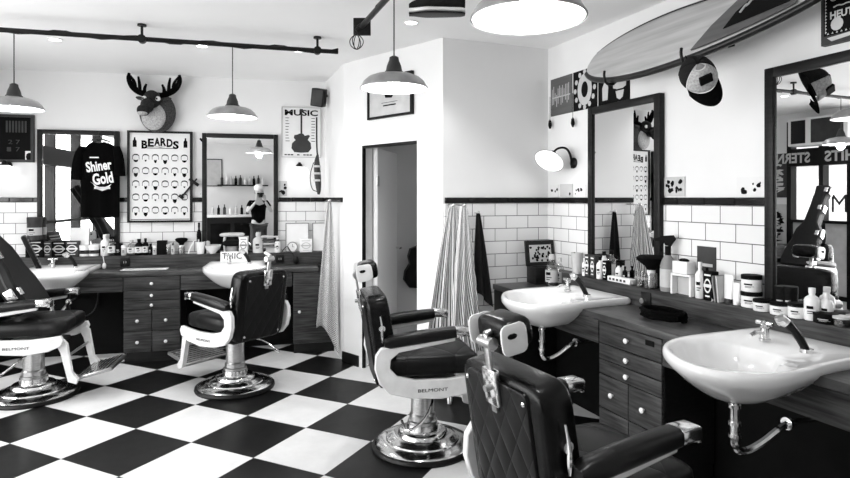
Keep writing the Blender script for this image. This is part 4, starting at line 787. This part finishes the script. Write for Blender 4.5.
t = thing('round_clock', 'small round desk clock before the left certificate', 'clock', B, (B.at(292.5, 246, .1)[0], -.105, .937+.055)); MB().cyl((0, .012, 0), (0, -.008, 0), .053, seg=32).build('case', 'grey', t); MB().cyl((0, -.0085, 0), (0, -.010, 0), .044, seg=32).build('dial', 'paper', t); MB().box(-.002, .002, -.0115, -.0105, 0, .03).box(0, .02, -.0115, -.0105, -.002, .002).build('hands', 'ink', t); MB().box(-.02, .02, -.01, .012, -.055, -.048).build('foot', 'grey', t)
item('box', B, 306, 241, 254, 12, 'low white carton before the right certificate', 'white', lab='lgrey', off=.1)
for px, lb in ((112, 'black power socket on the back ledge near the left basin'), (280, 'black power socket on the back ledge near the checked cloth')):
    px_ = 125 if px == 112 else 280; x, z_, _ = B.at(px_, 261, .13); t = thing('power_socket', lb, 'socket', B, (x, -.127, .875)); MB().box(-.042, .042, -.008, 0, -.042, .042, .003).build('plate', 'black', t); MB().box(-.012, -.008, -.0095, -.008, -.01, .01).box(.008, .012, -.0095, -.008, -.01, .01).build('slots', 'lgrey', t)
t = thing('handset_spray', 'white pear shaped hand pump with a thin hose beside the left basin', 'hand pump', B, (B.at(104.5, 263, .2)[0], -.21, .822)); MB().sell((0, 0, .03), (.018, .018, .03)).build('pear_bulb', 'white', t); MB().tube([(0, 0, .06), (-.02, .02, .14), (-.02, .06, .19), (.04, .12, .24)], .004).build('hose', 'lgrey', t)
t = thing('clipper', 'black hair clipper with its cord hanging over the ledge near the certificates', 'clipper', B, (B.at(296, 258, .16)[0], -.16, .86)); MB().sell((0, 0, 0), (.028, .022, .04), .8, .8).build('clipper_body', 'black', t); MB().tube([(-.01, 0, .03), (-.06, .01, .10), (-.09, .04, .15), (-.13, .05, .10), (-.14, .05, .085)], .004).build('cord', 'black', t)
t = thing('notepad', 'flat white sheet lying on the worktop over the drawers', 'sheet', B, (B.at(150, 267, .3)[0]-.04, -.32, .822)); MB().box(-.2, .2, -.07, .07, 0, .003).build('sheet', 'paper', t); MB().box(-.17, .17, -.045, -.03, .003, .0035).box(-.17, .12, -.005, .01, .003, .0035).build('printed_lines', 'grey', t)
t = thing('ribbed_panel', 'black framed ribbed panel leaning beside the left basin', 'panel', B, (B.at(43, 262, .25)[0], -.30, .822), R(20)); k = Matrix.Rotation(R(-22), 4, 'Y'); MB().box(-.02, .02, -.09, .09, 0, .36, .012).mv(k).build('frame', 'black', t); b = MB(); [b.box(.02, .026, -.07, .07, .06+.03*j, .073+.03*j) for j in range(9)]; b.mv(k).build('ribs', 'grey', t)
t = thing('wall_hook_tool', 'small black crossed tool hung over the right edge of the beard poster', 'tool', B, (B.at(189, 188, .05)[0], -.045, B.at(189, 188, .05)[1])); k = Matrix.Rotation(R(38), 4, 'Y'); MB().box(-.008, .008, -.006, .006, -.12, .12, .003).box(-.055, .055, -.008, .008, .06, .09, .003).box(-.03, .02, -.008, .008, -.13, -.10, .003).mv(k).build('tool_body', 'black', t)

# right ledge, far to near
MB().box(-.27, -.135, -.19, -.06, 0, .135, .003).build('block', 'wood_dark', F=MD, loc=(.03, 0, .822), tag_=('dark wooden block under the framed photograph in the corner', 'block'))
t = thing('framed_photo', 'dark framed photograph of a crowd standing in the corner', 'picture', MD, (-.155, -.13, .96)); k = Matrix.Rotation(R(-8), 4, 'X')
MB().box(-.13, .13, -.01, .01, 0, .20).mv(k).build('frame', 'wood_dark', t); MB().box(-.10, .10, -.012, -.010, .03, .165).mv(k).build('photo', 'lgrey', t); b = MB(); rnd = random.Random(3)
for q in range(34): cx_, cz_ = rnd.uniform(-.09, .09), rnd.uniform(.04, .15); b.prism([(cx_+.011*rnd.uniform(.5, 1.2)*math.cos(a), cz_+.010*math.sin(a)) for a in [j*PI/3 for j in range(6)]], 'y', -.0130-.0001*q, -.0118)
b.mv(k).build('photo_figures', 'ink', t)
for a in ((552, 251, 283, 13, 'bottle', 'clear tall spray flask behind the far tap', 'jarglass', 'lgrey', 'lgrey', .17), (560, 252, 281, 8, 'bottle', 'slim clear bottle beside the tall flask', 'jarglass', 'lgrey', 'grey', .12), (577, 254, 275, 12, 'cup', 'patterned white pot holding combs near the far basin', 'lgrey', 'ink', None, .08),
    (584.5, 258, 276, 5, 'bottle', 'small white bottle between the comb pot and the twin cartons', 'white', 'white', None, .1), (588, 256, 278, 6.5, 'box', 'left one of two dark patterned cartons before the corner mirror', 'dgrey', 'ink', 'paper', .1), (593.5, 257, 279, 6.5, 'box', 'right one of two dark patterned cartons before the corner mirror', 'dgrey', 'ink', 'paper', .1),
    (600, 259, 281, 7, 'bottle', 'white bottle with black cap in front row before the corner mirror', 'white', 'ink', None, .1), (605.5, 263, 282, 6, 'box', 'small black box with white face before the corner mirror', 'ink', 'ink', 'paper', .1), (590, 247, 268, 5.5, 'bottle', 'black capped bottle in the back row, closest to the mirror frame', 'white', 'ink', None, .035), (596, 247, 269, 5.5, 'bottle', 'black capped bottle in the back row, second from the mirror frame', 'lgrey', 'ink', None, .035),
    (603.5, 246, 272, 6, 'bottle', 'white black capped bottle in the back row, third from the mirror frame', 'white', 'ink', None, .035), (611, 246, 275, 7, 'bottle', 'taller black capped glass bottle in the back row', 'jarglass', 'ink', 'paper', .035), (618.5, 258, 276, 6, 'bottle', 'plain white bottle right of the glass bottle', 'white', 'ink', None, .05), (625, 261, 277, 5, 'bottle', 'small all black bottle standing alone before the mirror', 'ink', 'ink', None, .06)):
    item(a[4], T, a[0], a[1], a[2], a[3], a[5], a[6], a[7], a[8], off=a[9], z0=.937 if a[9] < .115 else .822)
xq = T.at(577, 262, .08)[0]; t = thing('comb', 'dark comb standing in the patterned pot', 'comb', T, (xq, -.08, .945)); MB().box(-.008, .008, -.003, .003, .0, .15).mv(Matrix.Rotation(R(-14), 4, 'Y')).build('comb_body', 'ink', t)
xq = T.at(621, 279, .1)[0]; t = thing('white_tray', 'long low white tray with small tools before the corner mirror', 'tray', T, (xq, -.09, .937)); MB().box(-.12, .10, -.025, .025, 0, .035, .004).build('tray_body', 'white', t); b = MB(); [b.box(-.1+.035*j, -.08+.035*j, -.0265, -.025, .01, .025) for j in range(5)]; b.build('tray_print', 'dgrey', t)
duster(T, 651, .09, .937, 'large fan shaped duster brush in a glass at the corner mirror edge', 1.15, True, 1.15)
item('cup', T, 640, 272, 287, 9, 'clear tumbler left of the large duster brush', 'jarglass', off=.09, name='tumbler'); item('spray', T, 668, 240, 296, 15, 'trigger spray bottle with black head right of the large duster brush', 'grey', 'ink', 'lgrey', off=.07, rz=R(20))
t = thing('small_shelf_box', 'white little bench holding a carton on the right ledge', 'stand', T, (T.at(685, 290, .085)[0], -.08, .937)); MB().box(-.075, -.062, -.04, .04, 0, .12).box(.062, .075, -.04, .04, 0, .12).box(-.075, .075, -.04, .04, .11, .122).build('bench', 'white', t); MB().box(-.06, .06, .0, .03, .0, .10).build('back', 'lgrey', t)
x = T.at(684, 265, .08)[0]; t = thing('tissue_box', 'white carton with a dark slot on the little bench', 'box', T, (x, -.08, 1.06)); MB().box(-.055, .055, -.035, .035, 0, .07, .003).build('carton', 'white', t); MB().sell((0, 0, .075), (.035, .02, .012)).build('dark_top', 'ink', t)
t, W, H, y = framed(T, 695.5, 242, 714, 292, 'hanging_sign', 'dark grey packet standing against the tiles behind the small bottles', 'packet', off=.03, fw=0, sheet='dgrey'); t.location = T.w(T.at(695.5, 250, .03)[0], 0, .937); b = MB().box(W*.15, W*.85, y-.001, y, H*.6, H*.66); b.box(W*.15, W*.85, y-.001, y, H*.42, H*.44).box(W*.2, W*.8, y-.001, y, H*.3, H*.32).build('lettering', 'lgrey', t)
for a in ((700, 262, 298, 9, 'bottle', 'white bottle with a pointed nozzle before the dark packet', 'white', 'white', None, .09), (707, 268, 300, 6, 'bottle', 'slim pale bottle before the dark packet', 'lgrey', 'ink', None, .09), (709.5, 274, 303, 11, 'box', 'black and white printed carton left of the leaning books', 'ink', 'ink', 'paper', .10),
    (729, 274, 302, 11, 'tube', 'white squeeze tube, larger of two by the stacked tubs', 'white', 'dgrey', None, .07), (736.5, 282, 304, 8, 'tube', 'white squeeze tube, smaller of two by the stacked tubs', 'white', 'white', None, .08)):
    item(a[4], T, a[0], a[1], a[2], a[3], a[5], a[6], a[7], a[8], off=a[9])
for j in range(3):
    t = thing('booklet', ['left of the three leaning white booklets', 'middle one of the three leaning booklets', 'right of the three leaning grey booklets'][j], 'booklet', T, (T.at(716.5+3.2*j, 300, .08)[0], -.07, .937)); MB().box(-.004, .004, -.045, .045, 0, .14).mv(Matrix.Rotation(R(-12+3*j), 4, 'Y')).build('cover', ['paper', 'grey', 'lgrey'][j], t)
x, _, Y = T.at(751.5, 306, .06); item('jar', T, 751.5, 290.5, 306, 19, 'lower of the two stacked white tubs with black lids', 'white', 'ink', 'paper', off=.06); item('jar', T, 751.5, 274, 290.5, 18.5, 'upper of the two stacked white tubs with black lids', 'white', 'ink', 'paper', off=.06, z0=.937+.081)
for px, h, w_, lb, m_, off in ((762, 11.5, 16, 'flat white pot with black lid next to the stacked tubs', 'white', .10), (780, 12, 18, 'flat white pot with a black lid, middle of the row', 'white', .10), (797, 15, 16, 'white pot with black lid next to the two white bottles', 'white', .10), (782, 26, 14, 'tall black jar behind the flat pots', 'ink', .045), (790, 27, 12, 'second tall black jar close to the mirror', 'ink', .04), (826, 10, 22, 'low black tin on the near end of the ledge', 'ink', .09), (842, 10, 16, 'clear lidded tin at the right edge', 'jarglass', .09)):
    item('jar', T, px, 310-h, 310, w_, lb, m_, 'ink' if m_ != 'jarglass' else 'lgrey', 'paper' if m_ == 'white' else None, off=off)
item('bottle', T, 812, 289, 321, 14, 'white bottle with white cap, front one of two at the near mirror', 'white', 'white', None, off=.09); item('bottle', T, 826, 288, 316, 12, 'white bottle with white cap, rear one of two at the near mirror', 'white', 'white', None, off=.045)
x = T.at(646, 297, .13)[0]; t = thing('power_socket', 'black power socket on the right ledge over the coiled cable', 'socket', T, (x, -.127, .875)); MB().box(-.042, .042, -.008, 0, -.042, .042, .003).build('plate', 'black', t); MB().cyl((0, -.008, -.01), (0, -.04, -.01), .018).build('plug', 'chrome', t)
t = thing('coiled_cable', 'black coiled cable lying on the right worktop between the basins', 'cable', T, (T.at(663, 312, .32)[0]-.02, -.30, .822))
MB().tube([((.135+.008*math.sin(k*1.7))*math.cos(k*PI/9), (.085+.008*math.cos(k*2.3))*math.sin(k*PI/9), .012+.0033*(k/9)) for k in range(110)], .010, seg=6, smooth=0).build('coil', 'cloth_black', t)
t = thing('flush_socket', 'small black slot in the right drawer unit top edge', 'socket', T, (T.at(648, 335, .53)[0], -.517, .74)); MB().box(-.03, .03, -.004, 0, -.014, .014).build('plate', 'ink', t)
# drain hose under left back basin
t = thing('waste_hose', 'black loop of hose hanging under the left back basin', 'hose', B, (B.at(80, 310, .3)[0], -.16, 0)); MB().tube([(-.12, 0, .65), (-.14, -.02, .45), (-.05, -.03, .36), (.08, -.02, .40), (.12, 0, .55), (.10, 0, .65)], .007).build('hose_body', 'rubber', t)

# guitar in the passage
t = thing('guitar', 'dark guitar hanging inside the doorway, half hidden by the wall', 'guitar', BK, (1.03, -.12, .52)); gb = [(x_*1.15, z_*1.15) for x_, z_ in ((0, 0), (.12, .01), (.17, .08), (.16, .16), (.115, .23), (.13, .30), (.11, .37), (.03, .40), (-.03, .40), (-.11, .37), (-.13, .30), (-.115, .23), (-.16, .16), (-.17, .08), (-.12, .01))]
MB().prism(gb, 'y', 0, .09).build('body', 'black', t); MB().box(-.025, .025, -.01, .02, .40, .95).build('neck', 'wood_dark', t); MB().box(-.035, .035, -.005, .015, .95, 1.08).build('headstock', 'black', t); MB().tube([(0, .0, 1.05), (0, .05, 1.07), (0, .11, 1.07)], .008).build('hanger_arm', 'dark_metal', t)

# ---------------------------------------------------------------- reception side, seen in the back mirror
t = thing('reception_counter', 'dark reception counter with white top, seen in the chair mirror', 'counter', RE, (4.55, -1.0, 0)); MB().box(0, 1.5, 0, .5, 0, 1.08, .01).build('body', 'wood_dark', t); MB().box(-.05, 1.55, -.05, .52, 1.08, 1.13, .01).build('top', 'white', t); b = MB(); [b.box(.1+.48*k, .5+.48*k, -.012, 0, .15, .95, .005) for k in range(3)]; b.build('front_panels', 'recess', t)
MB().box(4.2, 5.3, -.25, -.002, 1.76, 1.79).build('wall_shelf', 'wood_dark', F=RE, tag_=('dark shelf of bottles on the wall behind the reception counter', 'shelf'))
def bshelf(n, x0, dx, y, z, group, lab):
    proto = None
    for k in range(n):
        h = .17+.05*((k*7) % 4)/3
        t = thing('shelf_bottle', lab, 'bottle', RE, (x0+dx*k, y, z), group=group); MB().lathe([(.03, 0), (.03, h*.65), (.012, h*.78), (.012, h)], seg=12).build('bottle_body', ['white', 'dgrey', 'ink', 'lgrey'][k % 4], t)
bshelf(10, 4.3, .1, -.12, 1.792, 'bottles on the reflected wall shelf', 'small bottle on the wall shelf seen in the chair mirror'); bshelf(11, 4.62, .12, -.75, 1.132, 'bottles on the reflected counter', 'small bottle on the white counter top seen in the chair mirror')
t = thing('wall_chart', 'pale framed chart high on the wall, seen in the chair mirror', 'poster', RE, (5.4, 0, 1.75)); MB().box(-.22, .22, -.02, -.001, 0, .62).build('frame', 'ink', t); MB().box(-.20, .20, -.024, -.02, .02, .60).build('sheet', 'lgrey', t)
# photographer
t = thing('person', 'person in dark shirt and pale cap holding a camera, seen in the chair mirror', 'person', W0, (-.62, -.36, 0))
jt = {'pel': (0, 0, .95, .13), 'wai': (0, 0, 1.1, .125), 'che': (0, .01, 1.3, .15), 'nck': (0, .01, 1.47, .065), 'hd0': (0, .02, 1.55, .07), 'hd1': (0, .03, 1.65, .088), 'hd2': (0, .02, 1.72, .06), 'sl': (-.17, 0, 1.4, .06), 'el': (-.24, .12, 1.2, .045), 'wl': (-.09, .26, 1.42, .03), 'sr': (.17, 0, 1.4, .06), 'er': (.24, .12, 1.2, .045), 'wr': (.09, .26, 1.42, .03), 'hl': (-.09, 0, .88, .10), 'kl': (-.11, .01, .5, .065), 'al': (-.12, 0, .09, .045), 'fl': (-.13, .14, .04, .04), 'hr': (.09, 0, .88, .10), 'kr': (.11, .01, .5, .065), 'ar': (.12, 0, .09, .045), 'fr': (.13, .14, .04, .04)}
ed = [('pel', 'wai'), ('wai', 'che'), ('che', 'nck'), ('nck', 'hd0'), ('hd0', 'hd1'), ('hd1', 'hd2'), ('che', 'sl'), ('sl', 'el'), ('el', 'wl'), ('che', 'sr'), ('sr', 'er'), ('er', 'wr'), ('pel', 'hl'), ('hl', 'kl'), ('kl', 'al'), ('al', 'fl'), ('pel', 'hr'), ('hr', 'kr'), ('kr', 'ar'), ('ar', 'fr')]
def skin(name, J, E_, m_, parent, root, g=1.):
    ks = list(J); me = bpy.data.meshes.new(name); me.from_pydata([J[k][:3] for k in ks], [(ks.index(a), ks.index(c)) for a, c in E_], []); o = bpy.data.objects.new(name, me); C.objects.link(o); o.parent = parent
    o.modifiers.new('skin', 'SKIN'); lay = me.skin_vertices[0].data if me.skin_vertices else None
    if lay:
        for i, k in enumerate(ks): lay[i].radius = (J[k][3]*g, J[k][3]*g*.85); lay[i].use_root = (k == root)
    sb_ = o.modifiers.new('sub', 'SUBSURF'); sb_.levels = 2; sb_.render_levels = 2; me.materials.append(M[m_]); return o
bd = skin('body', jt, ed, 'skin', t, 'pel')
tj = {k: jt[k] for k in ('pel', 'wai', 'che', 'nck', 'sl', 'sr')}; tj['pel'] = (0, 0, .90, .15); tj['nck'] = (0, .01, 1.43, .075); tj['e1'] = (-.215, .07, 1.28, .058); tj['e2'] = (.215, .07, 1.28, .058); skin('shirt', tj, [('pel', 'wai'), ('wai', 'che'), ('che', 'nck'), ('che', 'sl'), ('che', 'sr'), ('sl', 'e1'), ('sr', 'e2')], 'cloth_black', t, 'pel', 1.1)
lj = {k: jt[k] for k in ('pel', 'hl', 'kl', 'al', 'hr', 'kr', 'ar')}; skin('trousers', lj, [('pel', 'hl'), ('hl', 'kl'), ('kl', 'al'), ('pel', 'hr'), ('hr', 'kr'), ('kr', 'ar')], 'dgrey', t, 'pel', 1.12)
MB().sell((0, .01, 1.70), (.098, .11, .085), 1, 1).sell((0, .12, 1.68), (.07, .06, .008)).build('cap', 'white', t)
MB().box(-.07, .07, .20, .25, 1.50, 1.60, .01).cyl((0, .25, 1.55), (0, .33, 1.55), .035, seg=20).build('camera', 'black', t)
for s in (-1, 1):
    hj = {'p0': (s*.09, .26, 1.42, .028), 'p1': (s*.085, .25, 1.49, .032)}; he = [('p0', 'p1')]
    for f, (dx_, L_) in enumerate(((0, .034), (.006, .038), (.012, .036), (.018, .03))):
        hj['a%d' % f] = (s*(.085), .27+.0, 1.495+.018*f, .009); hj['b%d' % f] = (s*(.07), .275+.004*f, 1.50+.018*f, .0085); hj['c%d' % f] = (s*(.07-L_), .262, 1.50+.018*f, .008); he += [('p1', 'a%d' % f), ('a%d' % f, 'b%d' % f), ('b%d' % f, 'c%d' % f)]
    hj['t0'] = (s*.08, .225, 1.47, .011); hj['t1'] = (s*.055, .195, 1.49, .01); he += [('p0', 't0'), ('t0', 't1')]; skin('hand', hj, he, 'skin', t, 'p0')
for o in (MB().sell((0, .115, 1.605), (.012, .018, .02), nu=10, nv=6),): o.build('nose', 'skin', t)
MB().sell((-.09, .02, 1.62), (.012, .02, .03), nu=10, nv=6).sell((.09, .02, 1.62), (.012, .02, .03), nu=10, nv=6).build('ears', 'skin', t)
MB().sell((0, -.035, 1.62), (.088, .065, .07)).build('hair', 'hair', t)
